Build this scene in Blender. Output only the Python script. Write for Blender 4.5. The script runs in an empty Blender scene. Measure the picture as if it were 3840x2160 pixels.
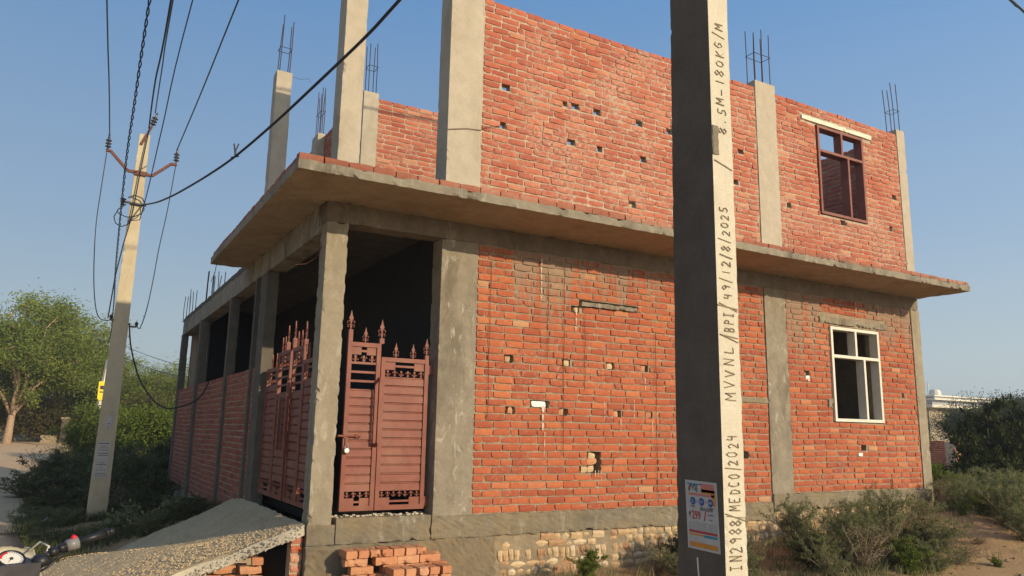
import bpy, math, random
import numpy as np
from mathutils import Vector, Matrix, noise
R_ = random.Random(7)
S = bpy.context.scene
COL = S.collection
# ---------------------------------------------------------------- camera
CAM = (-3.9205, -7.6621, 1.6)
RM = ((0.86622344, 0.10799409, 0.48784652), (-0.49932192, 0.15135465, 0.85309401), (0.01829127, -0.98256249, 0.18503076))
cd = bpy.data.cameras.new('camera'); cam = bpy.data.objects.new('camera', cd); COL.objects.link(cam)
cd.sensor_width = 36.0; cd.lens = 26.81; cd.clip_start = 0.05; cd.clip_end = 3000
m = Matrix.Identity(4)
for i in range(3):
    m[i][0] = RM[i][0]; m[i][1] = -RM[i][1]; m[i][2] = -RM[i][2]; m[i][3] = CAM[i]
cam.matrix_world = m
S.camera = cam
# ---------------------------------------------------------------- sky, sun, exposure
SUN = Vector((0.3812, -0.8630, 0.3316)).normalized()      # towards the sun
w = bpy.data.worlds.new('World'); S.world = w; w.use_nodes = True
wn = w.node_tree; wn.nodes.clear()
sky = wn.nodes.new('ShaderNodeTexSky'); sky.sky_type = 'NISHITA'; sky.sun_disc = False
sky.sun_elevation = math.asin(SUN.z); sky.sun_rotation = math.atan2(SUN.x, SUN.y)
sky.altitude = 200; sky.air_density = 1.0; sky.dust_density = 1.6; sky.ozone_density = 2.6
# the evening haze of the photograph: the same sky, blended towards a pale band that depends on elevation alone
tc = wn.nodes.new('ShaderNodeTexCoord'); sp = wn.nodes.new('ShaderNodeSeparateXYZ'); wn.links.new(tc.outputs['Generated'], sp.inputs[0])
hr = wn.nodes.new('ShaderNodeValToRGB'); he = hr.color_ramp.elements
for _ in range(3): he.new(0.5)
for q, (p, c) in zip(he, [(0.0, (0.53, 0.60, 0.61)), (0.09, (0.51, 0.605, 0.64)), (0.24, (0.345, 0.49, 0.66)), (0.52, (0.155, 0.335, 0.63)), (1.0, (0.07, 0.15, 0.32))]): q.position = p; q.color = (*c, 1)
wn.links.new(sp.outputs[2], hr.inputs[0])
s1 = wn.nodes.new('ShaderNodeVectorMath'); s1.operation = 'SCALE'; s1.inputs['Scale'].default_value = 0.115; wn.links.new(sky.outputs[0], s1.inputs[0])
# the hazy sky is brighter and warmer on the sun's side
dt = wn.nodes.new('ShaderNodeVectorMath'); dt.operation = 'DOT_PRODUCT'; dt.inputs[1].default_value = tuple(SUN); wn.links.new(tc.outputs['Generated'], dt.inputs[0])
gr = wn.nodes.new('ShaderNodeMapRange'); gr.inputs[1].default_value = -1; gr.inputs[2].default_value = 1; gr.inputs[3].default_value = 0.80; gr.inputs[4].default_value = 1.34; wn.links.new(dt.outputs['Value'], gr.inputs[0])
au = wn.nodes.new('ShaderNodeMath'); au.operation = 'MAXIMUM'; au.inputs[1].default_value = 0.0; wn.links.new(dt.outputs['Value'], au.inputs[0])
a2 = wn.nodes.new('ShaderNodeMath'); a2.operation = 'POWER'; a2.inputs[1].default_value = 4.0; wn.links.new(au.outputs[0], a2.inputs[0])
hs = wn.nodes.new('ShaderNodeVectorMath'); hs.operation = 'SCALE'; wn.links.new(hr.outputs[0], hs.inputs[0]); wn.links.new(gr.outputs[0], hs.inputs['Scale'])
ac = wn.nodes.new('ShaderNodeVectorMath'); ac.operation = 'SCALE'; ac.inputs[0].default_value = (0.95, 0.78, 0.52); wn.links.new(a2.outputs[0], ac.inputs['Scale'])
ad = wn.nodes.new('ShaderNodeVectorMath'); ad.operation = 'ADD'; wn.links.new(hs.outputs[0], ad.inputs[0]); wn.links.new(ac.outputs[0], ad.inputs[1])
mx = wn.nodes.new('ShaderNodeMix'); mx.data_type = 'RGBA'; mx.inputs[0].default_value = 0.82; wn.links.new(s1.outputs[0], mx.inputs[6]); wn.links.new(ad.outputs[0], mx.inputs[7])
bg = wn.nodes.new('ShaderNodeBackground'); bg.inputs[1].default_value = 1.0
wo = wn.nodes.new('ShaderNodeOutputWorld')
wn.links.new(mx.outputs[2], bg.inputs[0]); wn.links.new(bg.outputs[0], wo.inputs[0])
sd = bpy.data.lights.new('sun', 'SUN'); sun = bpy.data.objects.new('sun', sd); COL.objects.link(sun)
sd.energy = 4.45; sd.angle = math.radians(0.53); sd.color = (1.0, 0.815, 0.565)
sun.rotation_euler = SUN.to_track_quat('Z', 'Y').to_euler(); sun.location = (20, -30, 30)
S.view_settings.view_transform = 'Standard'; S.view_settings.look = 'None'
S.view_settings.exposure = 0.0; S.view_settings.gamma = 1; S.view_settings.use_curve_mapping = False
S.cycles.max_bounces = 5; S.cycles.diffuse_bounces = 2; S.cycles.transparent_max_bounces = 4; S.cycles.caustics_reflective = False; S.cycles.caustics_refractive = False

# ================================================================ helpers
def tag(o, label=None, cat=None, group=None, kind=None):
    if label: o['label'] = label
    if cat: o['category'] = cat
    if group: o['group'] = group
    if kind: o['kind'] = kind
    return o
def empty(name, loc, label, cat, group=None):
    o = bpy.data.objects.new(name, None); COL.objects.link(o); o.location = loc; o.empty_display_size = 0.2
    return tag(o, label, cat, group)
def px(p):
    d = Vector(p) - Vector(CAM)
    c = [sum(RM[r][k] * d[r] for r in range(3)) for k in range(3)]
    return (1920 + 2860 * c[0] / c[2], 1080 + 2860 * c[1] / c[2], c[2])
def smooth(a, b, x):
    t = max(0.0, min(1.0, (x - a) / (b - a))); return t * t * (3 - 2 * t)

class MB:
    """collects polygons for one mesh object"""
    def __init__(s): s.v = []; s.f = []; s.a = []; s.mi = []; s.cur = 0
    def add(s, vs, fs, val=0.0):
        o = len(s.v); s.v.extend(vs); s.f.extend([tuple(i + o for i in f) for f in fs]); s.a.extend([val] * len(vs)); s.mi.extend([s.cur] * len(fs)); return s
    def box(s, x0, x1, y0, y1, z0, z1):
        v = [(x, y, z) for z in (z0, z1) for y in (y0, y1) for x in (x0, x1)]
        return s.add(v, [(0, 2, 3, 1), (4, 5, 7, 6), (0, 1, 5, 4), (2, 6, 7, 3), (0, 4, 6, 2), (1, 3, 7, 5)])
    def obox(s, c, ax, ay, az, hx, hy, hz):
        c = Vector(c); v = []
        for k in (-1, 1):
            for j in (-1, 1):
                for i in (-1, 1): v.append(tuple(c + ax * hx * i + ay * hy * j + az * hz * k))
        return s.add(v, [(0, 2, 3, 1), (4, 5, 7, 6), (0, 1, 5, 4), (2, 6, 7, 3), (0, 4, 6, 2), (1, 3, 7, 5)])
    def bar(s, a, b, w, h, up=(0, 0, 1)):
        a = Vector(a); b = Vector(b); d = (b - a); L = d.length; d.normalize(); u = Vector(up); r = d.cross(u)
        if r.length < 1e-4: r = d.cross(Vector((1, 0, 0)))
        r.normalize(); u = r.cross(d)
        return s.obox((a + b) / 2, d, r, u, L / 2, w / 2, h / 2)
    def tube(s, pts, rad, n=6, cap=True):
        pts = [Vector(p) for p in pts]; m_ = len(pts); vs = []; fs = []
        rs = rad if isinstance(rad, (list, tuple)) else [rad] * m_
        ref = Vector((0.31, 0.77, 0.55))
        for i, p in enumerate(pts):
            t = (pts[min(i + 1, m_ - 1)] - pts[max(i - 1, 0)])
            if t.length < 1e-9: t = Vector((0, 0, 1))
            t.normalize(); a = t.cross(ref)
            if a.length < 0.15: a = t.cross(Vector((0.9, 0.1, -0.4)))
            a.normalize(); b = t.cross(a)
            for k in range(n):
                th = 2 * math.pi * k / n; vs.append(tuple(p + (a * math.cos(th) + b * math.sin(th)) * rs[i]))
        for i in range(m_ - 1):
            for k in range(n):
                k2 = (k + 1) % n; fs.append((i * n + k, i * n + k2, (i + 1) * n + k2, (i + 1) * n + k))
        if cap: fs.append(tuple(range(n - 1, -1, -1))); fs.append(tuple((m_ - 1) * n + k for k in range(n)))
        return s.add(vs, fs)
    def lathe(s, c, prof, n=12, axis='z'):
        """prof: (radius, height) list"""
        vs = []; fs = []
        for r, h in prof:
            for k in range(n):
                th = 2 * math.pi * k / n; x, y = r * math.cos(th), r * math.sin(th)
                p = (x, y, h) if axis == 'z' else ((x, h, y) if axis == 'y' else (h, x, y))
                vs.append((c[0] + p[0], c[1] + p[1], c[2] + p[2]))
        for i in range(len(prof) - 1):
            for k in range(n):
                k2 = (k + 1) % n; fs.append((i * n + k, i * n + k2, (i + 1) * n + k2, (i + 1) * n + k))
        fs.append(tuple(range(n))); fs.append(tuple((len(prof) - 1) * n + k for k in range(n)))
        return s.add(vs, fs)
    def rough(s, x0, x1, y0, y1, z0, z1, cell=0.06, amp=0.006, seed=0.0, chip=0.0, f=None):
        """box whose faces are a lumpy grid; chip wears the edges away"""
        cs = cell if isinstance(cell, (tuple, list)) else (cell,) * 3
        n = [max(1, min(400, int(round((b - a) / c)))) for a, b, c in ((x0, x1, cs[0]), (y0, y1, cs[1]), (z0, z1, cs[2]))]
        lo = (x0, y0, z0); hi = (x1, y1, z1); idx = {}; vs = []; fs = []
        cen = Vector(((x0 + x1) / 2, (y0 + y1) / 2, (z0 + z1) / 2))
        def V(i, j, k):
            key = (i, j, k)
            if key in idx: return idx[key]
            p = Vector([lo[a] + (hi[a] - lo[a]) * (i, j, k)[a] / n[a] for a in range(3)])
            onb = [1 if (i, j, k)[a] == n[a] else (-1 if (i, j, k)[a] == 0 else 0) for a in range(3)]
            q = p * 9 + Vector((seed, seed * 1.7, -seed)); q2 = p * 31 + Vector((seed, 3, 7))
            d = (noise.noise(q) * 0.6 + noise.noise(q2) * 0.5) * amp
            if f: p = f(p)
            ne = sum(abs(o) for o in onb)
            if ne >= 2 and chip:
                c_ = noise.noise(p * 17 + Vector((seed, 0, 5))) + 0.6 * noise.noise(p * 43)
                d -= max(0.0, c_ + 0.05) * chip * max(0.12, 0.55 + 1.6 * noise.noise(p * 2.3 + Vector((seed, 8, 1))))
            for a in range(3):
                if onb[a]: p[a] += onb[a] * d
            idx[key] = len(vs); vs.append(tuple(p)); return idx[key]
        for a in range(3):
            b, c = (a + 1) % 3, (a + 2) % 3
            for side in (0, n[a]):
                for i in range(n[b]):
                    for j in range(n[c]):
                        q = []
                        for di, dj in ((0, 0), (1, 0), (1, 1), (0, 1)):
                            t = [0, 0, 0]; t[a] = side; t[b] = i + di; t[c] = j + dj; q.append(V(*t))
                        fs.append(tuple(q if side else q[::-1]))
        return s.add(vs, fs)
    def mesh(s, name, mats, smooth_=False):
        me = bpy.data.meshes.new(name); me.from_pydata(s.v, [], s.f)
        if not isinstance(mats, (list, tuple)): mats = [mats]
        for q in mats: me.materials.append(q)
        if any(s.mi): me.polygons.foreach_set('material_index', s.mi)
        if any(s.a):
            at = me.attributes.new('v', 'FLOAT', 'POINT'); at.data.foreach_set('value', s.a)
        if smooth_: me.polygons.foreach_set('use_smooth', [True] * len(me.polygons))
        me.update(); return me
    def build(s, name, mats, parent=None, loc=None, smooth_=False):
        me = s.mesh(name, mats, smooth_)
        return link(name, me, parent, loc)
def link(name, me, parent=None, loc=None):
    o = bpy.data.objects.new(name, me); COL.objects.link(o)
    if parent is not None:
        o.parent = parent
    if loc is not None: o.location = loc
    return o
def quads_mesh(name, P, mat, val=None):
    """P: n x 4 x 3 array of leaf corners"""
    n = len(P); me = bpy.data.meshes.new(name)
    me.vertices.add(n * 4); me.vertices.foreach_set('co', P.reshape(-1).astype(np.float32))
    me.loops.add(n * 4); me.loops.foreach_set('vertex_index', np.arange(n * 4, dtype=np.int32))
    me.polygons.add(n); me.polygons.foreach_set('loop_start', np.arange(0, n * 4, 4, dtype=np.int32)); me.polygons.foreach_set('loop_total', np.full(n, 4, dtype=np.int32))
    if val is not None:
        at = me.attributes.new('v', 'FLOAT', 'POINT'); at.data.foreach_set('value', np.repeat(val, 4).astype(np.float32))
    me.materials.append(mat); me.update(calc_edges=True); return me

# ================================================================ materials
class NT:
    def __init__(s, name):
        s.m = bpy.data.materials.new(name); s.m.use_nodes = True; s.t = s.m.node_tree; s.t.nodes.clear()
        s.out = s.n('ShaderNodeOutputMaterial'); s.b = s.n('ShaderNodeBsdfPrincipled'); s.l(s.b.outputs[0], s.out.inputs[0])
        s.geo = s.n('ShaderNodeNewGeometry'); s.pos = s.geo.outputs['Position']
    def n(s, t, **k):
        x = s.t.nodes.new(t)
        for a, b in k.items(): setattr(x, a, b)
        return x
    def l(s, a, b): s.t.links.new(a, b)
    def noise(s, scale, detail=4, rough=0.6, vec=None, dist=0.0):
        x = s.n('ShaderNodeTexNoise'); x.inputs['Scale'].default_value = scale; x.inputs['Detail'].default_value = detail
        x.inputs['Roughness'].default_value = rough; x.inputs['Distortion'].default_value = dist; s.l(vec or s.pos, x.inputs['Vector']); return x.outputs['Fac']
    def map(s, scale=(1, 1, 1), vec=None):
        x = s.n('ShaderNodeMapping'); x.inputs['Scale'].default_value = scale; s.l(vec or s.pos, x.inputs['Vector']); return x.outputs[0]
    def ramp(s, fac, stops):
        x = s.n('ShaderNodeValToRGB'); e = x.color_ramp.elements
        while len(e) < len(stops): e.new(0.5)
        for q, (p, c) in zip(e, stops): q.position = p; q.color = (*c, 1) if len(c) == 3 else c
        s.l(fac, x.inputs[0]); return x.outputs[0]
    def rng(s, v, a, b, c=0.0, d=1.0):
        x = s.n('ShaderNodeMapRange'); x.inputs[1].default_value = a; x.inputs[2].default_value = b; x.inputs[3].default_value = c; x.inputs[4].default_value = d; s.l(v, x.inputs[0]); return x.outputs[0]
    def math(s, op, a, b=None):
        x = s.n('ShaderNodeMath', operation=op)
        for i, q in enumerate((a, b)):
            if q is None: continue
            if isinstance(q, (int, float)): x.inputs[i].default_value = q
            else: s.l(q, x.inputs[i])
        return x.outputs[0]
    def mix(s, f, a, b, mode='MIX'):
        x = s.n('ShaderNodeMix', data_type='RGBA', blend_type=mode)
        if isinstance(f, (int, float)): x.inputs[0].default_value = f
        else: s.l(f, x.inputs[0])
        for i, q in ((6, a), (7, b)):
            if isinstance(q, tuple): x.inputs[i].default_value = (*q, 1)
            else: s.l(q, x.inputs[i])
        return x.outputs[2]
    def attr(s, n='v'): return s.n('ShaderNodeAttribute', attribute_name=n).outputs['Fac']
    def bump(s, h, strength=0.5, dist=0.01):
        x = s.n('ShaderNodeBump'); x.inputs['Strength'].default_value = strength; x.inputs['Distance'].default_value = dist
        s.l(h, x.inputs['Height']); s.l(x.outputs[0], s.b.inputs['Normal'])
    def done(s, col=None, rough=0.85, metal=0.0, spec=0.3):
        if col is not None:
            if isinstance(col, tuple): s.b.inputs['Base Color'].default_value = (*col, 1)
            else: s.l(col, s.b.inputs['Base Color'])
        if isinstance(rough, (int, float)): s.b.inputs['Roughness'].default_value = rough
        else: s.l(rough, s.b.inputs['Roughness'])
        s.b.inputs['Metallic'].default_value = metal; s.b.inputs['Specular IOR Level'].default_value = spec; return s.m
def plain(name, col, rough=0.6, metal=0.0, var=0.12, scale=30, spec=0.4):
    t = NT(name); f = t.noise(scale, 3); c2 = tuple(max(0, x * (1 - var)) for x in col); c3 = tuple(min(1, x * (1 + var)) for x in col)
    c = t.ramp(f, [(0.3, c2), (0.7, c3)]); t.bump(f, 0.15, 0.003); return t.done(c, rough, metal, spec)
def brick_material(name, stops, effl=(0.50, 0.36, 0.25), eff_lo=0.57, eff_hi=0.71, streaks=False):
    t = NT(name); ri = t.n('ShaderNodeObjectInfo').outputs['Random']
    v = t.math('FRACT', t.math('ADD', t.attr(), ri))
    c = t.ramp(v, stops)
    big = t.noise(14, 4, 0.7); fine = t.noise(95, 4, 0.75)
    c = t.mix(t.rng(big, 0.35, 0.7, 0.0, 0.55), c, t.mix(1.0, c, (0.78, 0.66, 0.6), 'MULTIPLY'))
    c = t.mix(t.rng(fine, 0.45, 0.75, 0.0, 0.35), c, (0.62, 0.30, 0.17))
    lf = t.noise(0.75, 3, 0.6); c = t.mix(t.rng(lf, 0.35, 0.65, 0.0, 0.5), c, t.mix(1.0, c, (0.84, 0.84, 0.88), 'MULTIPLY'))
    # mortar smears and efflorescence, in patches of their own
    pm = t.math('MULTIPLY', t.rng(t.noise(1.1, 3, 0.6), 0.42, 0.62), t.rng(t.noise(22, 5, 0.8, dist=0.6), eff_lo - 0.06, eff_hi))
    pm2 = t.math('MAXIMUM', pm, t.math('MULTIPLY', t.rng(t.noise(34, 3, 0.8), 0.60, 0.72), 0.55))
    c = t.mix(t.math('MULTIPLY', pm2, 0.8), c, effl)
    if streaks:
        # slurry that ran down from the beam: vertical streaks, fading with distance below it
        z = t.n('ShaderNodeSeparateXYZ'); t.l(t.pos, z.inputs[0])
        sv = t.map((16, 16, 0.5)); st = t.noise(1.0, 4, 0.8, vec=sv)
        clus = t.noise(1.6, 2, 0.5, vec=t.map((1, 1, 0.05)))
        reach = t.math('ADD', t.rng(z.outputs[2], 2.6, 3.75, -0.12, 0.16), t.rng(clus, 0.4, 0.65, -0.12, 0.1))
        f = t.math('MULTIPLY', t.rng(t.math('ADD', st, reach), 0.555, 0.64), t.rng(z.outputs[2], 2.3, 2.7))
        f = t.math('MULTIPLY', f, t.rng(z.outputs[2], 3.85, 3.80))
        c = t.mix(t.math('MULTIPLY', f, 0.85), c, (0.27, 0.21, 0.15))
    t.bump(t.math('ADD', fine, t.math('MULTIPLY', big, 1.5)), 0.55, 0.006)
    return t.done(c, 0.9, 0, 0.2)
M = {}
M['brick'] = brick_material('red_brick', [(0.0, (0.31, 0.070, 0.036)), (0.3, (0.385, 0.094, 0.043)), (0.7, (0.43, 0.112, 0.048)), (0.95, (0.48, 0.142, 0.056)), (0.985, (0.52, 0.19, 0.085)), (1.0, (0.52, 0.31, 0.17))], streaks=True)
M['brick_up'] = brick_material('red_brick_upper', [(0.0, (0.35, 0.088, 0.056)), (0.3, (0.40, 0.108, 0.064)), (0.7, (0.445, 0.128, 0.074)), (0.95, (0.50, 0.165, 0.088)), (1.0, (0.52, 0.27, 0.15))], effl=(0.58, 0.44, 0.32), eff_lo=0.50, eff_hi=0.64)
M['loose'] = brick_material('orange_brick', [(0.0, (0.46, 0.19, 0.095)), (0.5, (0.53, 0.255, 0.13)), (1.0, (0.58, 0.33, 0.19))], effl=(0.6, 0.45, 0.28))
M['pale'] = brick_material('pale_brick', [(0.0, (0.36, 0.19, 0.10)), (0.3, (0.50, 0.36, 0.19)), (0.7, (0.58, 0.45, 0.26)), (1.0, (0.66, 0.56, 0.38))], effl=(0.6, 0.5, 0.34))
M['brick_side'] = brick_material('shaded_red_brick', [(0.0, (0.24, 0.07, 0.045)), (0.5, (0.30, 0.09, 0.055)), (1.0, (0.36, 0.12, 0.07))])  # side wall brick, darkened: the wall's shade is put into the colour
M['coping'] = brick_material('dull_coping_brick', [(0.0, (0.25, 0.085, 0.055)), (0.5, (0.32, 0.12, 0.075)), (1.0, (0.38, 0.17, 0.11))], effl=(0.42, 0.34, 0.26), eff_lo=0.5, eff_hi=0.66)
M['white_brick'] = plain('white_brick', (0.78, 0.76, 0.72), 0.8, 0, 0.1, 40)
def mortar_mat(name, a, b):
    t = NT(name); f = t.noise(28, 5, 0.75); g = t.noise(2.2, 3)
    c = t.ramp(f, [(0.3, a), (0.7, b)]); c = t.mix(t.rng(g, 0.4, 0.65, 0, 0.5), c, tuple(x * 0.8 for x in a)); t.bump(t.noise(60, 5, 0.8), 0.9, 0.012); return t.done(c, 0.95, 0, 0.1)
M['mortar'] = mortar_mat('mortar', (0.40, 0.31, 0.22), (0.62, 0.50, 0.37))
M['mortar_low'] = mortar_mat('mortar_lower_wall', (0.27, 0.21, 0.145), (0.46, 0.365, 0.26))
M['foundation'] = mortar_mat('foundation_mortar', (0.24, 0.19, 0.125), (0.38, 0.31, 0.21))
def concrete(name, a, b, stain=(0.12, 0.10, 0.075), white=0.0, tint=None, bump=0.6, stain_amt=0.6, grain=55, bdist=0.008):
    t = NT(name); f = t.noise(6, 5, 0.7); g = t.noise(grain, 4, 0.8); s_ = t.noise(1.0, 5, 0.65, vec=t.map((2.2, 2.2, 0.7)), dist=0.4)
    c = t.ramp(f, [(0.3, a), (0.7, b)]); c = t.mix(t.rng(g, 0.35, 0.75, 0, 0.4), c, tuple(x * 0.62 for x in a))
    c = t.mix(t.rng(s_, 0.5, 0.75, 0, stain_amt), c, stain)
    if white:
        wv = t.noise(4.5, 6, 0.8, vec=t.map((1.6, 1.6, 0.55)), dist=0.7); c = t.mix(t.math('MULTIPLY', t.rng(wv, 0.56, 0.66), white), c, (0.66, 0.62, 0.52))
    if tint:
        tv = t.noise(0.8, 4, 0.7, vec=t.map((1, 1, 2.2))); c = t.mix(t.rng(tv, 0.45, 0.68, 0, 0.75), c, tint)
    h = t.math('ADD', t.math('MULTIPLY', g, 0.6), t.noise(170, 3, 0.8)); t.bump(h, bump, bdist); return t.done(c, 0.93, 0, 0.15)
M['conc'] = concrete('concrete', (0.33, 0.28, 0.20), (0.46, 0.40, 0.29), white=0.45, stain=(0.22, 0.19, 0.13), bump=0.9, bdist=0.013)
M['fascia'] = concrete('stained_fascia', (0.34, 0.30, 0.22), (0.50, 0.445, 0.33), white=0.5, stain=(0.09, 0.075, 0.055), bump=1.2, stain_amt=0.85, bdist=0.014)
M['conc_up'] = concrete('concrete_upper', (0.44, 0.385, 0.29), (0.55, 0.485, 0.37), stain=(0.30, 0.255, 0.18), stain_amt=0.6, bump=0.6)
M['conc_grey'] = concrete('concrete_grey', (0.27, 0.235, 0.175), (0.41, 0.36, 0.27), white=0.65, stain=(0.10, 0.085, 0.06), stain_amt=0.9, bump=0.9, bdist=0.012)
M['conc_dark'] = concrete('dark_concrete', (0.11, 0.098, 0.078), (0.18, 0.16, 0.125), stain=(0.09, 0.08, 0.06), bump=0.6)  # shade of the side columns and main slab put into the colour
M['soffit'] = concrete('shuttered_concrete', (0.33, 0.255, 0.17), (0.44, 0.345, 0.235), stain=(0.19, 0.135, 0.08), bump=0.4, stain_amt=0.6, grain=20)
M['beam'] = concrete('beam_concrete', (0.20, 0.165, 0.12), (0.30, 0.255, 0.19), stain=(0.09, 0.07, 0.05), bump=0.9, white=0.2)
M['plinth'] = concrete('plinth_concrete', (0.26, 0.225, 0.16), (0.38, 0.33, 0.24), white=0.5, tint=(0.44, 0.34, 0.19), stain=(0.17, 0.145, 0.10), bump=1.2, bdist=0.014)
M['plaster'] = concrete('rough_plaster', (0.30, 0.25, 0.17), (0.43, 0.36, 0.25), tint=(0.46, 0.33, 0.17), stain=(0.20, 0.16, 0.10), bump=1.3, bdist=0.016)
M['inside'] = plain('room_darkness', (0.016, 0.014, 0.012), 0.95, 0, 0.2, 5)  # near-black colour stands in for the darkness inside the rooms
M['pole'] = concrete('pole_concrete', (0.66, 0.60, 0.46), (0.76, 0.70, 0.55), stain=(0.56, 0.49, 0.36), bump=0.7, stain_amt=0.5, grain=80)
M['pole_shade'] = concrete('pole_concrete_shade', (0.12, 0.098, 0.074), (0.175, 0.143, 0.108), stain=(0.08, 0.065, 0.048), bump=0.5, stain_amt=0.5, grain=90)  # same pole concrete, with the unlit face's shade put into the colour
M['pole_far'] = concrete('old_pole_concrete', (0.52, 0.45, 0.30), (0.62, 0.54, 0.38), stain=(0.36, 0.27, 0.16), bump=0.4)
M['ramp'] = concrete('ramp_concrete', (0.56, 0.425, 0.25), (0.66, 0.51, 0.31), stain=(0.45, 0.335, 0.19), bump=0.55, grain=34, bdist=0.014)
M['aggregate'] = concrete('broken_concrete', (0.54, 0.48, 0.36), (0.70, 0.64, 0.50), stain=(0.42, 0.36, 0.25), bump=0.9, grain=24, stain_amt=0.4)
M['white'] = plain('white_paint', (0.70, 0.655, 0.55), 0.5, 0, 0.06, 12)
M['whitewash'] = plain('whitewashed_concrete', (0.72, 0.66, 0.52), 0.9, 0, 0.12, 14)
def maroon(name, a, b):
    t = NT(name); f = t.noise(7, 4, 0.7); c = t.ramp(f, [(0.3, a), (0.7, b)])
    sc = t.noise(1.0, 4, 0.9, vec=t.map((90, 90, 9))); c = t.mix(t.rng(sc, 0.66, 0.74, 0, 0.4), c, (0.55, 0.34, 0.25))
    du = t.noise(3, 4); c = t.mix(t.rng(du, 0.45, 0.7, 0, 0.28), c, (0.32, 0.17, 0.10)); t.bump(t.noise(40, 3), 0.12, 0.002); return t.done(c, 0.55, 0, 0.4)
M['maroon'] = maroon('oxide_paint', (0.155, 0.040, 0.024), (0.225, 0.062, 0.036))
M['rust'] = plain('rusty_steel', (0.16, 0.07, 0.045), 0.8, 0.3, 0.3, 40)
M['rebar'] = plain('rebar_steel', (0.055, 0.04, 0.045), 0.7, 0.5, 0.2, 60)
M['black'] = plain('black_rubber', (0.015, 0.016, 0.018), 0.45, 0, 0.2, 30)
M['cable'] = plain('cable_sheath', (0.02, 0.022, 0.025), 0.6, 0, 0.2, 30)
M['conductor'] = plain('weathered_conductor', (0.07, 0.085, 0.10), 0.5, 0.4, 0.1, 30)
M['porcelain'] = plain('brown_porcelain', (0.035, 0.03, 0.03), 0.25, 0, 0.2, 30, 0.6)
M['steel'] = plain('bright_steel', (0.62, 0.62, 0.60), 0.3, 0.9, 0.1, 60)
M['zinc'] = plain('galvanised_steel', (0.42, 0.42, 0.40), 0.5, 0.6, 0.15, 40)
M['red'] = plain('red_plastic', (0.65, 0.01, 0.03), 0.35, 0, 0.05, 20)
M['grey_plastic'] = plain('grey_plastic', (0.20, 0.19, 0.18), 0.4, 0, 0.1, 20)
M['dark_plastic'] = plain('dark_plastic', (0.035, 0.033, 0.036), 0.5, 0, 0.15, 25)
M['cream'] = plain('cream_paint', (0.62, 0.58, 0.45), 0.4, 0, 0.06, 15)
M['paper'] = plain('paper', (0.50, 0.47, 0.42), 0.8, 0, 0.08, 25)
M['ink'] = plain('dark_ink', (0.05, 0.045, 0.05), 0.8, 0, 0.1, 30)
M['ink_red'] = plain('red_ink', (0.45, 0.045, 0.04), 0.8, 0, 0.1, 30)
M['ink_blue'] = plain('blue_ink', (0.04, 0.10, 0.30), 0.8, 0, 0.1, 30)
M['ink_teal'] = plain('teal_ink', (0.05, 0.26, 0.34), 0.8, 0, 0.1, 30)
M['ink_orange'] = plain('orange_ink', (0.62, 0.26, 0.04), 0.8, 0, 0.1, 30)
M['ink_pink'] = plain('pink_ink', (0.60, 0.20, 0.14), 0.8, 0, 0.1, 30)
M['dried'] = plain('dried_slurry', (0.58, 0.47, 0.37), 0.95, 0, 0.15, 60)
M['yellow'] = plain('yellow_enamel', (0.80, 0.60, 0.02), 0.5, 0, 0.05, 10)
M['groove'] = plain('groove_shade', (0.23, 0.195, 0.13), 0.95, 0, 0.25, 60)  # dark bars on the face; shade of the grooves put into the colour
M['polythene'] = plain('white_polythene', (0.60, 0.58, 0.55), 0.4, 0, 0.1, 10)
def soil(name, a, b, c3):
    t = NT(name); f = t.noise(0.9, 6, 0.65); g = t.noise(14, 5, 0.75); k = t.noise(70, 3, 0.8)
    c = t.ramp(f, [(0.3, a), (0.7, b)]); c = t.mix(t.rng(g, 0.5, 0.75, 0, 0.55), c, c3); c = t.mix(t.rng(k, 0.6, 0.72, 0, 0.35), c, (0.42, 0.31, 0.19))
    t.bump(t.math('ADD', g, t.math('MULTIPLY', k, 0.5)), 0.9, 0.03); return t.done(c, 1.0, 0, 0.05)
M['soil'] = soil('dry_soil', (0.42, 0.27, 0.135), (0.52, 0.35, 0.185), (0.31, 0.20, 0.105))
M['road'] = soil('dust_road', (0.62, 0.435, 0.26), (0.70, 0.50, 0.305), (0.44, 0.325, 0.215))
def leaf(name, stops, trans=0.35):
    t = NT(name); c = t.ramp(t.attr(), stops); df = t.n('ShaderNodeBsdfDiffuse'); tr = t.n('ShaderNodeBsdfTranslucent'); mx = t.n('ShaderNodeMixShader'); mx.inputs[0].default_value = trans
    t.l(c, df.inputs[0]); c2 = t.mix(1.0, c, (1.0, 1.0, 0.55), 'MULTIPLY'); t.l(c2, tr.inputs[0]); t.l(df.outputs[0], mx.inputs[1]); t.l(tr.outputs[0], mx.inputs[2]); t.l(mx.outputs[0], t.out.inputs[0]); return t.m
M['leaf_tree'] = leaf('leaf_mid_green', [(0.0, (0.085, 0.12, 0.028)), (0.5, (0.21, 0.26, 0.060)), (0.9, (0.33, 0.37, 0.095)), (1.0, (0.36, 0.34, 0.12))], 0.42)
M['leaf_bright'] = leaf('leaf_bright_green', [(0.0, (0.075, 0.105, 0.022)), (0.5, (0.145, 0.19, 0.038)), (1.0, (0.23, 0.27, 0.065))])
M['leaf_dark'] = leaf('leaf_dark_green', [(0.0, (0.06, 0.066, 0.036)), (0.5, (0.10, 0.112, 0.055)), (1.0, (0.17, 0.175, 0.085))])
M['leaf_weed'] = leaf('leaf_weed', [(0.0, (0.11, 0.13, 0.065)), (0.5, (0.20, 0.225, 0.115)), (0.85, (0.30, 0.31, 0.17)), (1.0, (0.38, 0.33, 0.21))], 0.42)
M['leaf_dry'] = leaf('leaf_dry', [(0.0, (0.10, 0.075, 0.045)), (0.5, (0.19, 0.15, 0.085)), (1.0, (0.30, 0.25, 0.15))], 0.2)
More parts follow.
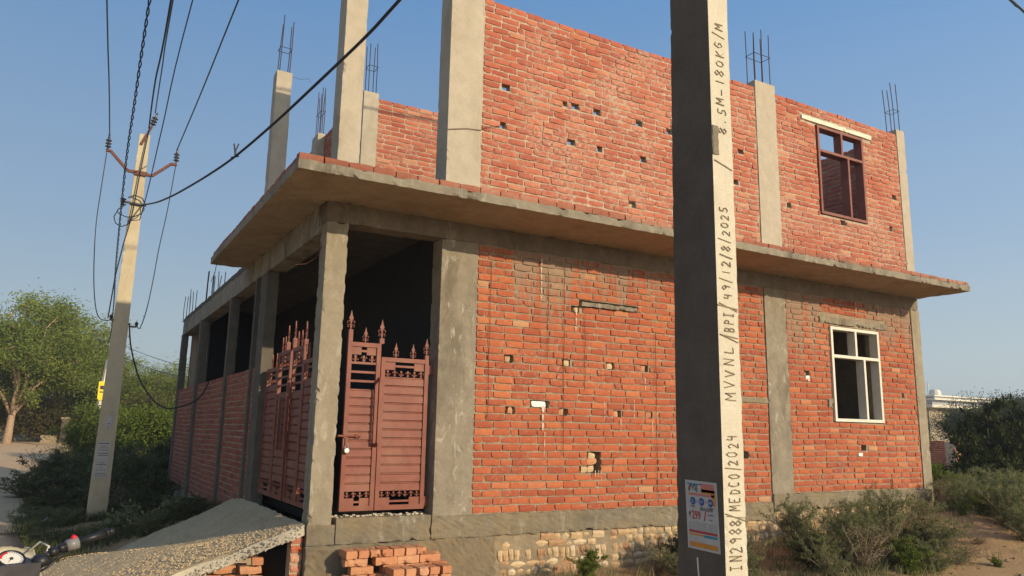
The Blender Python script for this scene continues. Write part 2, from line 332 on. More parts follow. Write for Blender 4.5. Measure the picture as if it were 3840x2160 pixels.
M['leaf_black'] = leaf('leaf_blackish', [(0.0, (0.018, 0.025, 0.011)), (0.5, (0.036, 0.047, 0.018)), (1.0, (0.085, 0.10, 0.035))], 0.2)
M['leaf_thorn'] = leaf('leaf_thorn', [(0.0, (0.035, 0.05, 0.028)), (0.5, (0.065, 0.085, 0.045)), (1.0, (0.11, 0.13, 0.065))], 0.25)
M['leaf_hedge'] = leaf('leaf_hedge', [(0.0, (0.075, 0.075, 0.03)), (0.5, (0.13, 0.12, 0.05)), (1.0, (0.21, 0.18, 0.09))])
M['bark'] = plain('bark', (0.20, 0.135, 0.085), 0.95, 0, 0.35, 18)
M['bark_pale'] = plain('pale_bark', (0.36, 0.255, 0.17), 0.95, 0, 0.3, 14)
M['twig'] = plain('dry_twig', (0.30, 0.23, 0.16), 0.95, 0, 0.3, 30)

# ================================================================ ground
def gz(x, y):
    pts = [(-60, 0.1), (-12, -0.15), (-2.7, -0.2), (-1.6, 0.02), (0, 0.03), (3, 0.04), (6, 0.24), (8.5, 0.34), (12, 0.15), (25, 0.0), (60, 0.1)]
    z = pts[-1][1]
    for (a, za), (b, zb) in zip(pts, pts[1:]):
        if x <= a: z = za; break
        if x <= b: z = za + (zb - za) * smooth(a, b, x); break
    z += (-0.09 - z) * 0.75 * smooth(0.3, 4.5, -y)
    z += smooth(12, 40, y) * 0.72 + smooth(40, 90, y) * 0.7
    if x > 9: z -= smooth(9, 25, x) * smooth(12, 40, y) * 0.6
    return z
def road_mask(x, y):
    return smooth(-3.9, -4.6, x + 0.35 * noise.noise(Vector((x * 0.2, y * 0.35, 0)))) if y < 34 else smooth(-3.2, -4.2, x)
g = MB()
def axis(a, b, fine0, fine1, fs_, cs_):
    o = []; v = a
    while v < b:
        o.append(v); dd = 0 if fine0 <= v <= fine1 else min(abs(v - fine0), abs(v - fine1)); v += fs_ + dd * cs_
    o.append(b); return o
xs = axis(-900, 900, -7, 12, 0.16, 0.14); ys = axis(-200, 1100, -8, 14, 0.16, 0.10)
gv = []
for y in ys:
    for x in xs:
        near = smooth(40, 8, abs(x) + abs(y) * 0.5)
        h = 0.05 * noise.noise(Vector((x * 0.6, y * 0.6, 1))) + near * 0.028 * noise.noise(Vector((x * 2.6, y * 2.6, 4))) + near * 0.012 * noise.noise(Vector((x * 7, y * 7, 9)))
        r = road_mask(x, y); h *= 1 - 0.75 * r
        # heaps of spoil against the wall
        for cx, cy, rr, hh in ((4.6, -0.5, 0.9, 0.14), (7.9, -0.6, 0.9, 0.16), (-0.6, -0.9, 0.8, 0.07), (-2.3, 5.0, 1.4, 0.30), (-2.2, 7.5, 1.5, 0.25), (10.5, 0.5, 2.0, 0.15)):
            h += hh * math.exp(-((x - cx) ** 2 + (y - cy) ** 2) / rr ** 2)
        gv.append((x, y, gz(x, y) + h))
nx = len(xs); gf = [(j * nx + i, j * nx + i + 1, (j + 1) * nx + i + 1, (j + 1) * nx + i) for j in range(len(ys) - 1) for i in range(nx - 1)]
g.add(gv, gf); ground = g.build('ground', M['soil'], smooth_=True); tag(ground, kind='structure', label='dry sandy soil in front of and around the brick house')
def ground_z(x, y):
    h = 0.05 * noise.noise(Vector((x * 0.6, y * 0.6, 1)))
    for cx, cy, rr, hh in ((4.6, -0.5, 0.9, 0.14), (7.9, -0.6, 0.9, 0.16), (-0.6, -0.9, 0.8, 0.07), (-2.3, 5.0, 1.4, 0.30), (-2.2, 7.5, 1.5, 0.25), (10.5, 0.5, 2.0, 0.15)):
        h += hh * math.exp(-((x - cx) ** 2 + (y - cy) ** 2) / rr ** 2)
    return gz(x, y) + h
# dusty road laid on the soil
rd = MB(); rv = []; ry = [(-25 + i * 0.7) for i in range(110)]; W = 26
for y in ry:
    e = -4.15 + 0.45 * noise.noise(Vector((1, y * 0.35, 0))) + 0.12 * noise.noise(Vector((3, y * 1.7, 0)))
    if y > 26: e += (y - 26) * 0.10
    for i in range(W):
        x = e - i * 0.32 - 0.004 * i * i
        edge = 0.012 if i else -0.05
        rv.append((x, y, max(gz(x, y) + 0.05 * noise.noise(Vector((x * 0.6, y * 0.6, 1))) * 0.25, -9) + edge + 0.016 + 0.010 * noise.noise(Vector((x * 1.5, y * 1.5, 2))) + (0.02 if i else 0)))
rd.add(rv, [(j * W + i, (j + 1) * W + i, (j + 1) * W + i + 1, j * W + i + 1) for j in range(len(ry) - 1) for i in range(W - 1)])
tag(rd.build('road', M['road'], smooth_=True), kind='structure', label='unpaved dust road running past the left side of the house')
# ================================================================ bricks
def brick_template(rg, L, H, D, nu, jit=0.004, ch=0.0042):
    """front at y = 0 facing -y, corner at the origin; 12-50 triangles"""
    nz = 2; vs = []; fs = []
    tl, tr, bl, br = [rg.uniform(-jit, jit) for _ in range(4)]
    for k in range(nz + 1):
        for i in range(nu + 1):
            u, z = L * i / nu, H * k / nz; eb = (i in (0, nu)) + (k in (0, nz)); y = rg.uniform(-0.0015, 0.0015)
            if eb: y += ch * (1 if eb == 1 else 1.7)
            u += rg.uniform(-1, 1) * jit * 0.7; z += rg.uniform(-1, 1) * jit * 0.6
            if i == 0: u += ch * 0.4 + (bl if k == 0 else tl)
            if i == nu: u -= ch * 0.4 + (br if k == 0 else tr)
            if eb == 2 and rg.random() < 0.25: u += (0.007 if i == 0 else -0.007); z += (0.006 if k == 0 else -0.006)
            vs.append((u, y, z))
    W_ = nu + 1
    for k in range(nz):
        for i in range(nu): a = k * W_ + i; fs.append((a, a + 1, a + 1 + W_, a + W_))
    ring = [i for i in range(nu + 1)] + [k * W_ + nu for k in range(1, nz + 1)] + [nz * W_ + i for i in range(nu - 1, -1, -1)] + [k * W_ for k in range(nz - 1, 0, -1)]
    b0 = len(vs)
    for r in ring:
        u, y, z = vs[r]; vs.append((u + (0.003 if u > L / 2 else -0.003), D, z + (0.003 if z > H / 2 else -0.003)))
    n = len(ring)
    for q in range(n): q2 = (q + 1) % n; fs.append((ring[q2], ring[q], b0 + q, b0 + q2))
    return vs, fs
rb = random.Random(11)
TF = [brick_template(rb, 0.228, 0.066, 0.06, 3) for _ in range(14)]
TH = [brick_template(rb, 0.108, 0.067, 0.06, 2) for _ in range(8)]
TOPF = [brick_template(rb, 0.228, 0.070, 0.112, 3) for _ in range(5)]
_bm = {}
def brick_mesh(kind, i, mat):
    key = (kind, i, mat.name)
    if key not in _bm:
        T = {'f': TF, 'h': TH, 't': TOPF}[kind][i]; b = MB(); b.add(*T); _bm[key] = b.mesh('brick', mat)
    return _bm[key]
def lay(rg, u0, u1, z0, z1, pitch=0.0838, holes=(), wob=0.006, ph=0.0, jn=0.012, top=False, stag=0.35):
    """one wythe in running bond: (kind, template, u, z, scale u, scale z, depth offset)"""
    out = []; nrow = int((z1 - z0) / pitch + 0.5); pitch = (z1 - z0) / nrow
    for r in range(nrow):
        z = z0 + r * pitch + pitch * 0.10; u = u0 + rg.uniform(0.0, 0.006); first = (r % 2 == 0)
        if rg.random() < stag * 0.3: first = not first
        while u < u1 - 0.035:
            if first: L = 0.108 + rg.uniform(-0.02, 0.03); first = False
            else: L = 0.228 + rg.uniform(-0.014, 0.014)
            if rg.random() < 0.05 * stag * 2: L = rg.uniform(0.08, 0.16)
            if u + L > u1 - 0.03: L = u1 - u - rg.uniform(0.002, 0.01)
            segs = [(u, u + L)]
            for (ha, hb, hz0, hz1) in holes:
                if z + 0.073 * 0.6 > hz0 and z + 0.02 < hz1:
                    ns = []
                    for a, b in segs:
                        if b <= ha or a >= hb: ns.append((a, b))
                        else:
                            if ha - a > 0.035: ns.append((a, ha - 0.004))
                            if b - hb > 0.035: ns.append((hb + 0.004, b))
                    segs = ns
            for a, b in segs:
                l = b - a; kind = 'f' if l > 0.165 else 'h'
                if top and r == nrow - 1: kind = 't'
                Lk = 0.108 if kind == 'h' else 0.228
                dz = wob * noise.noise(Vector((a * 0.9, r * 0.13 + ph, z * 0.6))) + rg.uniform(-0.0022, 0.0022)
                out.append((kind, rg.randrange({'f': 14, 'h': 8, 't': 5}[kind]), a, z + dz, l / Lk, pitch / 0.0838 * rg.uniform(0.95, 1.03), rg.uniform(-0.006, 0.004)))
            u += L + rg.uniform(jn * 0.6, jn * 1.3)
    return out
class Sheet:
    """collects bricks that are joined"""
    def __init__(s): s.V = []; s.F = []; s.A = []; s.mi = []; s.n = 0
    def put(s, T, O, U, N, sx, sz, val, mi=0):
        vs = np.array(T[0]); O = np.array(O); U = np.array(U); N = np.array(N)
        P = O + np.outer(vs[:, 0] * sx, U) - np.outer(vs[:, 1], N) + np.outer(vs[:, 2] * sz, np.array([0, 0, 1.0]))
        flip = np.dot(np.cross(U, [0, 0, 1]), N) < 0
        for f in T[1]:
            f2 = tuple(i + s.n for i in f); s.F.append(f2[::-1] if flip else f2)
        s.V.append(P); s.A.extend([val] * len(vs)); s.mi.extend([mi] * len(T[1])); s.n += len(vs)
    def build(s, name, mats, parent):
        me = bpy.data.meshes.new(name); me.from_pydata(np.concatenate(s.V).tolist(), [], s.F)
        for q in mats: me.materials.append(q)
        me.polygons.foreach_set('material_index', s.mi)
        at = me.attributes.new('v', 'FLOAT', 'POINT'); at.data.foreach_set('value', s.A); me.update()
        return link(name, me, parent)

# ================================================================ the house
house = empty('brick_house', (0, 0, 0), 'unfinished two storey red brick house with bare concrete columns and projecting floor slab', 'house')
def wall_x(name, mat, x0, x1, z0, z1, y0, y1, holes, parent=house):
    """wall in an X-Z plane between y0 (front) and y1 with rectangular openings that go right through (depth None) or are h[4] deep"""
    b = MB(); X = sorted({x0, x1, *[h[0] for h in holes], *[h[1] for h in holes]}); Z = sorted({z0, z1, *[h[2] for h in holes], *[h[3] for h in holes]})
    X = [x for x in X if x0 <= x <= x1]; Z = [z for z in Z if z0 <= z <= z1]
    for i in range(len(X) - 1):
        for k in range(len(Z) - 1):
            a, c, e, f = X[i], X[i + 1], Z[k], Z[k + 1]; mx, mz = (a + c) / 2, (e + f) / 2
            h = next((h for h in holes if h[0] < mx < h[1] and h[2] < mz < h[3]), None)
            dep = 0 if h is None else (h[4] if len(h) > 4 else None)
            if dep is None:
                pass
            else:
                yy = y0 + dep
                na, nb = max(1, int((c - a) / 0.024)), max(1, int((f - e) / 0.024)); vv = []
                for kk in range(nb + 1):
                    for ii in range(na + 1):
                        X_, Z_ = a + (c - a) * ii / na, e + (f - e) * kk / nb; q = Vector((X_ * 15, Z_ * 19, 3.0 + z0)); dsp = 0.0
                        if dep == 0: dsp = 0.0055 * noise.noise(q) + 0.0070 * noise.noise(q * 2.7) + (0.010 if z0 > 4 else 0.006) * max(0.0, noise.noise(Vector((X_ * 1.7, Z_ * 2.6, 7 + z0))) - 0.05) - (0.0 if z0 > 4 else 0.0035)
                        vv.append((X_, yy - dsp, Z_))
                b.add(vv, [(kk * (na + 1) + ii, kk * (na + 1) + ii + 1, (kk + 1) * (na + 1) + ii + 1, (kk + 1) * (na + 1) + ii) for kk in range(nb) for ii in range(na)])
                b.add([(a, y1, e), (a, y1, f), (c, y1, f), (c, y1, e)], [(0, 1, 2, 3)])
    for h in holes:
        d = y1 if len(h) <= 4 else y0 + h[4]; a, c, e, f = h[:4]
        b.add([(a, y0, e), (a, d, e), (a, d, f), (a, y0, f)], [(0, 1, 2, 3)]); b.add([(c, y0, e), (c, y0, f), (c, d, f), (c, d, e)], [(0, 1, 2, 3)])
        b.add([(a, y0, f), (a, d, f), (c, d, f), (c, y0, f)], [(0, 1, 2, 3)]); b.add([(a, y0, e), (c, y0, e), (c, d, e), (a, d, e)], [(0, 1, 2, 3)])
    b.add([(x0, y0, z1), (x1, y0, z1), (x1, y1, z1), (x0, y1, z1)], [(0, 1, 2, 3)])
    for x in (x0, x1): b.add([(x, y0, z0), (x, y1, z0), (x, y1, z1), (x, y0, z1)], [(0, 1, 2, 3)])
    return b.build(name, mat, parent)
P_ = 0.0838
def row(z0, z): return z0 + round((z - z0) / P_ - 0.5) * P_          # bottom of the course that holds z
def putlog(x, z, z0, w=0.12, dep=None):
    r = row(z0, z); h = (x - w / 2, x + w / 2, r, r + P_); return h if dep is None else h + (dep,)
ZL0, ZL1, ZU0, ZU1 = 0.71, 3.73, 4.045, 6.87
ul_h = [putlog(x, z, ZU0) for x, z in ((0.33, 5.79), (1.36, 5.77), (1.71, 5.77), (2.42, 5.76), (2.96, 5.76), (1.30, 5.26), (4.34, 5.76))] + [putlog(0.30, 5.28, ZU0, 0.085), putlog(1.75, 5.25, ZU0, 0.09), putlog(2.48, 5.27, ZU0, 0.1)] + [putlog(4.22, 5.26, ZU0, 0.1, 0.09), putlog(1.20, 5.79, ZU0, 0.07, 0.05), putlog(2.28, 4.55, ZU0, 0.12, 0.05)]
ll_put = [(0.44, 2.42), (1.24, 2.41), (1.90, 2.41), (2.45, 2.40), (0.47, 1.83), (1.20, 1.82), (2.01, 1.82), (2.51, 1.81)]
ll_h = [putlog(x, z, ZL0, 0.12, 0.07) for x, z in ll_put] + [(0.74, 1.0, row(ZL0, 1.92), row(ZL0, 1.92) + P_, 0.08), (1.55, 1.75, row(ZL0, 1.17), row(ZL0, 1.17) + 3 * P_, 0.13), (1.44, 1.56, row(ZL0, 1.17), row(ZL0, 1.17) + P_, 0.13), (1.43, 2.35, row(ZL0, 3.20), row(ZL0, 3.20) + P_ * 1.0, 0.05), (1.31, 1.43, row(ZL0, 3.13), row(ZL0, 3.13) + P_, 0.06), (4.15, 4.27, row(ZL0, 1.30), row(ZL0, 1.30) + 0.11, 0.14), (3.75, 4.69, 2.06, 2.12, 0.004)]
ZR0 = 0.825
lr_h = [(6.08, 7.27, 1.83, 3.30), (5.49, 5.60, row(ZR0, 2.56), row(ZR0, 2.56) + P_, 0.05), (6.69, 6.81, row(ZR0, 1.42), row(ZR0, 1.42) + 0.10, 0.16), (7.79, 7.86, row(ZR0, 2.3), row(ZR0, 2.3) + P_, 0.03)]
ur_h = [(6.05, 7.21, 5.07, 6.57)] + [putlog(x, z, ZU0, w, 0.085) for x, z, w in ((5.34, 5.12, 0.10), (6.60, 5.0, 0.13), (7.85, 5.10, 0.09), (8.0, 5.65, 0.12))]
yw = 0.0125
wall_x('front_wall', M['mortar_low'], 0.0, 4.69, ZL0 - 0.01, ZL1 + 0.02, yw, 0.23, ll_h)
wall_x('front_wall', M['mortar'], 0.0, 4.69, ZU0, ZU1 - 0.035, yw, 0.112, ul_h)
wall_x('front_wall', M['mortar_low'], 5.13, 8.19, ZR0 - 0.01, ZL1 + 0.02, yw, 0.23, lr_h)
wr = wall_x('front_wall', M['mortar'], 5.13, 8.19, ZU0, ZU1 - 0.035, yw, 0.112, ur_h)
# every brick of the front
rg = random.Random(5)
lint = [(5.85, 7.50, 3.33, 3.44)]
front = []
for sec, (u0, u1, z0, z1, hs, mat, wob, tp) in enumerate((
        (0.012, 4.68, ZL0, ZL1, ll_h, 'brick', 0.010, False), (0.012, 4.68, ZU0, ZU1, ul_h, 'brick_up', 0.020, True),
        (5.14, 8.18, ZR0, ZL1, lr_h + [(5.86, 7.50, 3.32, 3.43)], 'brick', 0.014, False), (5.14, 8.18, ZU0, ZU1, ur_h + [(5.70, 7.46, 6.585, 6.665)], 'brick_up', 0.026, True))):
    for k in lay(rg, u0, u1, z0, z1, holes=[h[:4] for h in hs], wob=wob, ph=sec * 3.3, top=tp, stag=0.35 if sec == 0 else 0.8):
        p = (k[2] + 0.11, 0.0, k[3] + 0.035); sx, sy, d = px(p); vis = 0 <= sx <= 3840 and 0 <= sy <= 2160 and not (2505 < sx < 2830)
        area = (0.228 if k[0] != 'h' else 0.108) * k[4] / (d * d) * abs(Vector((0, 1, 0)).dot((Vector(p) - Vector(CAM)).normalized())) * (1 if vis else 0)
        front.append((area, k, mat))
order = sorted(range(len(front)), key=lambda i: -front[i][0]); single = set(order[:296])
MATS = [M['brick'], M['brick_up'], M['brick_side']]; MI = {'brick': 0, 'brick_up': 1, 'brick_side': 2}
rest = Sheet(); face = bpy.data.objects['front_wall']
for i, (area, k, mat) in enumerate(front):
    kind, t, u, z, sx, sz, dy = k
    if i in single:
        o = link('brick', brick_mesh(kind, t, M[mat]), face, (u, dy, z)); o.scale = (sx, 1, sz)
    else:
        T = {'f': TF, 'h': TH, 't': TOPF}[kind][t]; rest.put(T, (u, dy, z), (1, 0, 0), (0, -1, 0), sx, sz, rg.random(), MI[mat])
# other walls: back wall of the terrace, receding parapet, right wall (inner face), left side wall
def panel(u0, u1, z0, z1, O, U, N, mat, wob=0.012, top=True, holes=()):
    for kind, t, u, z, sx, sz, dy in lay(rg, u0, u1, z0, z1, holes=holes, wob=wob, ph=u0 * 2.1 + z0, top=top, stag=0.7):
        T = {'f': TF, 'h': TH, 't': TOPF}[kind][t]
        rest.put(T, (O[0] + U[0] * u + N[0] * -dy, O[1] + U[1] * u + N[1] * -dy, z), U, N, sx, sz, rg.random(), MI[mat])
yb = 3.5
wall_x('back_wall', M['mortar'], -0.09, 8.19, 4.045, ZU1 - 0.035, yb + 0.012, yb + 0.235, [])
panel(-0.085, 8.18, 4.05, ZU1, (0, yb, 0), (1, 0, 0), (0, -1, 0), 'brick_up')
b = MB(); b.box(-0.36, -0.13, 3.76, 11.3, 4.045, ZU1 - 0.035); b.build('parapet_wall', M['mortar'], house)
panel(3.76, 11.3, 4.05, ZU1, (-0.372, 0, 0), (0, 1, 0), (-1, 0, 0), 'brick_up')
b = MB(); b.box(8.19, 8.40, 0.24, 11.3, 4.045, ZU1 - 0.035); b.build('right_wall', M['mortar'], house)
panel(0.25, 3.5, 4.05, ZU1, (8.178, 0, 0), (0, 1, 0), (-1, 0, 0), 'brick_up')
b = MB(); b.box(8.19, 8.405, 0.24, 11.3, -0.1, 3.94); b.box(-1.6, 8.19, 11.1, 11.32, -0.1, 3.65); b.box(-1.6, 8.18, 11.1, 11.32, 3.66, 3.94); b.build('outer_wall', M['mortar'], house)
# left side wall between its columns
ycols = [(2.56, 2.94), (3.14, 3.24), (5.04, 5.18), (8.17, 8.43), (11.09, 11.35)]
b = MB(); yy = 2.94
for a, c in ycols[1:]:
    b.box(-1.785, -1.60, yy + 0.001, a - 0.001, 0.2, 2.37); yy = c
b.build('side_wall', M['mortar'], house)
yy = 2.945
for a, c in ycols[1:]:
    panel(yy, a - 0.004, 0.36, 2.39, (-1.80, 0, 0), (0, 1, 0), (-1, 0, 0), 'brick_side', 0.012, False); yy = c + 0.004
o = rest.build('brick', MATS, house); o['kind'] = 'stuff'
# columns
for nm, (x0, x1, y0, y1, z0, z1), mt, ch in (
        ('column', (-1.775, -1.545, 0.0, 0.23, 0.64, 3.735), 'conc', 0.022), ('column', (-0.455, 0.0, 0.0, 0.25, 0.70, 3.735), 'conc_grey', 0.012),
        ('column', (4.69, 5.13, -0.008, 0.25, 0.60, 3.735), 'conc_grey', 0.014), ('column', (8.19, 8.42, -0.006, 0.235, 0.60, 3.735), 'conc', 0.016),
        ('column', (-1.715, -1.475, 0.0, 0.26, 4.052, 7.75), 'conc_up', 0.014), ('column', (-0.44, 0.0, 0.0, 0.30, 4.052, 7.75), 'conc_up', 0.010),
        ('column', (4.69, 5.13, -0.006, 0.25, 4.052, 6.99), 'conc_up', 0.012), ('column', (8.19, 8.41, -0.004, 0.235, 4.052, 6.96), 'conc_up', 0.012),
        ('column', (-1.73, -1.50, 3.42, 3.65, 4.052, 6.90), 'conc_up', 0.012), ('column', (-0.345, -0.095, 3.48, 3.74, 4.052, 6.94), 'conc_up', 0.008),
        ('column', (-0.50, -0.37, 5.55, 5.95, 4.052, 6.90), 'conc_up', 0.008),
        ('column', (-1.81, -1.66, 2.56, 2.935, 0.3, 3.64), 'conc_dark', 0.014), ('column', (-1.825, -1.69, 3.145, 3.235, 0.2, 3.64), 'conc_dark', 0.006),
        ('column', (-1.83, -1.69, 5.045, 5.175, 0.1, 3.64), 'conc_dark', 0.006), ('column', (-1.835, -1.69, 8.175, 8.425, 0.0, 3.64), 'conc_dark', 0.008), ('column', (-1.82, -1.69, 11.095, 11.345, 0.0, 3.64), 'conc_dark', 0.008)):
    front_c = y0 < 1
    b = MB(); b.rough(x0, x1, y0, y1, z0, z1, 0.035 if front_c else 0.08, 0.0025 if mt == 'conc_up' else 0.0045, R_.uniform(0, 50), ch); b.build(nm, M[mt], house)
# beams and slab
b = MB(); b.rough(-1.78, 8.415, 0.002, 0.24, 3.738, 3.948, (0.06, 0.08, 0.05), 0.012, 3.0, 0.012); b.build('beam', M['beam'], house)
b = MB(); b.rough(-1.80, -1.57, 0.245, 11.36, 3.645, 3.948, (0.08, 0.07, 0.06), 0.008, 9.0, 0.012); b.build('beam', M['conc_grey'], house)
b = MB(); b.rough(-2.33, 8.42, -0.89, -0.001, 3.942, 4.037, (0.045, 0.09, 0.03), 0.007, 4.0, 0.03)
b.cur = 0; sl = b.build('slab', [M['fascia'], M['soffit']], house)
for p in sl.data.polygons:
    if p.normal.z < -0.7: p.material_index = 1
b = MB(); b.rough(-2.33, -1.802, 0.001, 4.1, 3.942, 4.037, (0.07, 0.05, 0.03), 0.007, 6.0, 0.022); sl = b.build('slab', [M['fascia'], M['soffit']], house)
for p in sl.data.polygons:
    if p.normal.z < -0.7: p.material_index = 1
b = MB(); b.rough(-1.80, 8.42, 0.001, 11.40, 3.952, 4.04, (0.12, 0.10, 0.04), 0.014, 8.0, 0.02); b.build('slab', M['conc_dark'], house)
for (x, y) in ((-1.55, -0.45), (1.02, -0.48), (4.9, -0.5), (7.5, -0.5), (-2.1, 1.6)):     # fan hooks and pipe sleeves cast into the soffit
    b = MB(); b.lathe((x, y, 3.952), [(0.035, 0.0), (0.033, -0.004), (0.012, -0.006)], 10); b.build('pipe_sleeve', M['rust'], house)
# bricks bedded along the slab edge
x = -2.32; k = 0
while x < 8.38:
    L = 0.232 + R_.uniform(-0.008, 0.008); T = TOPF[k % 5]; k += 1
    b = MB(); b.add(*T); o = link('coping_brick', brick_mesh('t', k % 5, M['coping']), house, (x, -0.872 + R_.uniform(-0.006, 0.008), 4.036 + R_.uniform(0, 0.005) + 0.012 * noise.noise(Vector((x * .5, 0, 0)))))
    o.scale = (min(L, 8.41 - x) / 0.228, 1.0, 0.95 - 0.2 * smooth(0, 6, x)); x += L + 0.006
y = -0.75
while y < 4.0:
    o = link('coping_brick', brick_mesh('t', k % 5, M['coping']), house, (-2.312, y + 0.228, 4.038 + R_.uniform(0, 0.008))); o.rotation_euler = (0, 0, -math.pi / 2); o.scale = (1, 1.0, R_.uniform(0.9, 1.05)); y += 0.24; k += 1
# plinth band, rough plaster and the rubble under it
b = MB(); b.rough(-0.47, 4.70, -0.018, 0.24, 0.475, 0.705, (0.05, 0.08, 0.03), 0.018, 2.0, 0.022); b.build('plinth_band', M['plinth'], house)
b = MB(); b.rough(4.70, 8.43, -0.022, 0.24, 0.595, 0.815, (0.05, 0.08, 0.03), 0.012, 5.0, 0.03); b.build('plinth_band', M['plinth'], house)
b = MB(); b.rough(-1.50, -0.475, -0.012, 0.30, 0.475, 0.722, (0.05, 0.08, 0.03), 0.014, 7.0, 0.015); b.build('door_sill', M['plinth'], house)
b = MB(); b.rough(-1.785, -1.501, -0.012, 0.26, 0.475, 0.665, 0.035, 0.012, 12.0, 0.02); b.build('plinth_band', M['plinth'], house)
b = MB(); b.rough(-1.79, 0.30, -0.034, 0.26, -0.25, 0.472, 0.04, 0.03, 6.5, 0.03); b.build('rough_plaster', M['plaster'], house)
b = MB(); b.rough(0.301, 8.42, 0.012, 0.24, -0.25, 0.60, (0.10, 0.1, 0.05), 0.012, 9.5, 0.0, f=lambda p: Vector((p.x, p.y, min(p.z, 0.472 + 0.12 * smooth(4.6, 4.75, p.x))))); b.build('foundation', M['foundation'], house)
# pale bricks of the foundation, some set on end
rs = random.Random(21); ST = []
for i in range(10): ST.append(brick_template(rs, 0.16, 0.075, 0.05, 2, 0.012, 0.016))
for i in range(6): ST.append(brick_template(rs, 0.066, 0.115, 0.05, 2, 0.009, 0.014))
stm = []
for T in ST:
    b = MB(); b.add(*T); stm.append(b.mesh('stone', M['pale']))
top = 0.462; n_st = 0; zr = [(0.395, 0), (0.318, 0), (0.195, 1), (0.115, 0), (0.030, 0)]
srest = Sheet()
for xa, xb, off in ((0.34, 4.66, 0.0), (4.75, 8.2, 0.12)):
    for z, sol in zr + ([(0.475, 0)] if off else []):
        z += (off if z < 0.47 else 0) ; x = xa + rs.uniform(0, 0.1)
        if z > (0.462 if not off else 0.58) - 0.06: z -= 0.01
        while x < xb:
            L = rs.uniform(0.05, 0.075) if sol else rs.choice((rs.uniform(0.07, 0.12), rs.uniform(0.07, 0.12), rs.uniform(0.15, 0.22)))
            skip = rs.random() < (0.04 + 0.4 * (x < 0.8) * (z > 0.3) + 0.35 * smooth(0.40, 0.30, abs(noise.noise(Vector((x * 1.3, z * 4, 2))))) * 0.4)
            if not skip:
                i = (10 + rs.randrange(6)) if sol else rs.randrange(10); Lk = 0.066 if sol else 0.16
                zz = z + rs.uniform(-0.008, 0.008) + 0.02 * noise.noise(Vector((x * 0.8, z, 5)))
                if zz + 0.07 > ground_z(x, -0.1) and n_st < 290:
                    o = link('stone', stm[i], house, (x, -0.012 + rs.uniform(-0.008, 0.012), zz)); o.scale = (L / Lk, 1, rs.uniform(0.88, 1.02)); o.rotation_euler = (0, rs.uniform(-0.05, 0.05), 0); n_st += 1
                else: srest.put(ST[i], (x, -0.01, zz), (1, 0, 0), (0, -1, 0), L / Lk, 1, rs.random())
            x += L + rs.uniform(0.006, 0.016)
if srest.n: srest.build('stone', [M['pale']], house)['kind'] = 'stuff'
# things stuck in the holes of the lower wall
for i, (x, z) in enumerate(ll_put):
    r = row(ZL0, z); T = brick_template(rs, rs.uniform(0.07, 0.088), rs.uniform(0.066, 0.075), 0.05, 2, 0.007, 0.006)
    b = MB(); b.add(*T); o = b.build('infill_brick', M['pale'] if i < 3 else M['loose'], house, (x - 0.045 + rs.uniform(-.01, .02), 0.02, r + 0.004)); o.rotation_euler = (0, rs.uniform(-0.08, 0.08), 0)
r = row(ZL0, 1.92); b = MB(); b.add(*brick_template(rs, 0.20, 0.068, 0.06, 4, 0.004, 0.004)); b.build('infill_brick', M['white_brick'], house, (0.752, 0.004, r + 0.004))['label'] = 'whitewashed brick'
r = row(ZL0, 1.17)
for x, z, L, mt, an in ((1.47, 0.004, 0.19, 'pale', 0.05), (1.49, 0.087, 0.215, 'loose', 0.08), (1.565, 0.172, 0.11, 'pale', -0.1)):
    b = MB(); b.add(*brick_template(rs, L, 0.070, 0.07, 3, 0.008, 0.008)); o = b.build('infill_brick', M[mt], house, (x, 0.012, r + z)); o.rotation_euler = (0, -an, 0)
r = row(ZL0, 3.20)
b = MB(); b.rough(1.44, 2.33, -0.035, 0.06, r + 0.002, r + 0.056, (0.03, 0.03, 0.018), 0.016, 3.0, 0.03); b.build('lintel', M['conc_grey'], house)
b = MB(); b.add(*brick_template(rs, 0.06, 0.06, 0.05, 2)); b.build('infill_brick', M['pale'], house, (1.355, 0.015, row(ZL0, 3.13) + 0.008))
b = MB(); b.rough(3.76, 4.688, -0.004, 0.10, 2.063, 2.117, (0.04, 0.05, 0.03), 0.008, 13.0, 0.01); b.build('lintel', M['plinth'], house)
b = MB(); b.rough(5.87, 7.49, -0.016, 0.14, 3.325, 3.425, (0.04, 0.05, 0.03), 0.014, 15.0, 0.03); b.build('lintel', M['conc_grey'], house)
b = MB(); b.rough(5.71, 7.45, -0.020, 0.14, 6.59, 6.66, (0.04, 0.05, 0.03), 0.007, 17.0, 0.012); b.build('lintel', M['whitewash'], house)
b = MB(); b.add(*brick_template(rs, 0.085, 0.075, 0.05, 2)); b.build('infill_brick', M['white_brick'], house, (5.50, -0.006, row(ZR0, 2.47) + 0.004))
b = MB(); b.add(*brick_template(rs, 0.09, 0.05, 0.05, 2)); b.build('infill_brick', M['white_brick'], house, (6.60, -0.012, row(ZR0, 1.36)))
b = MB(); b.rough(5.97, 6.065, -0.02, 0.04, 2.02, 2.18, 0.03, 0.02, 19.0, 0.03); b.build('mortar_lump', M['conc_grey'], house)
for x, z0, z1 in ((0.17, 1.75, 3.55), (0.96, 2.45, 3.5), (1.19, 1.35, 3.6), (1.50, 2.1, 3.05), (2.62, 0.75, 2.9), (3.05, 1.0, 3.4)):
    b = MB(); n = 9; b.tube([(x + 0.006 * math.sin(i * 2.1 + x), -0.014 - 0.004 * math.sin(i), z1 + (z0 - z1) * i / (n - 1)) for i in range(n)], 0.0032, 4); b.build('hanging_wire', M['rust'], house)
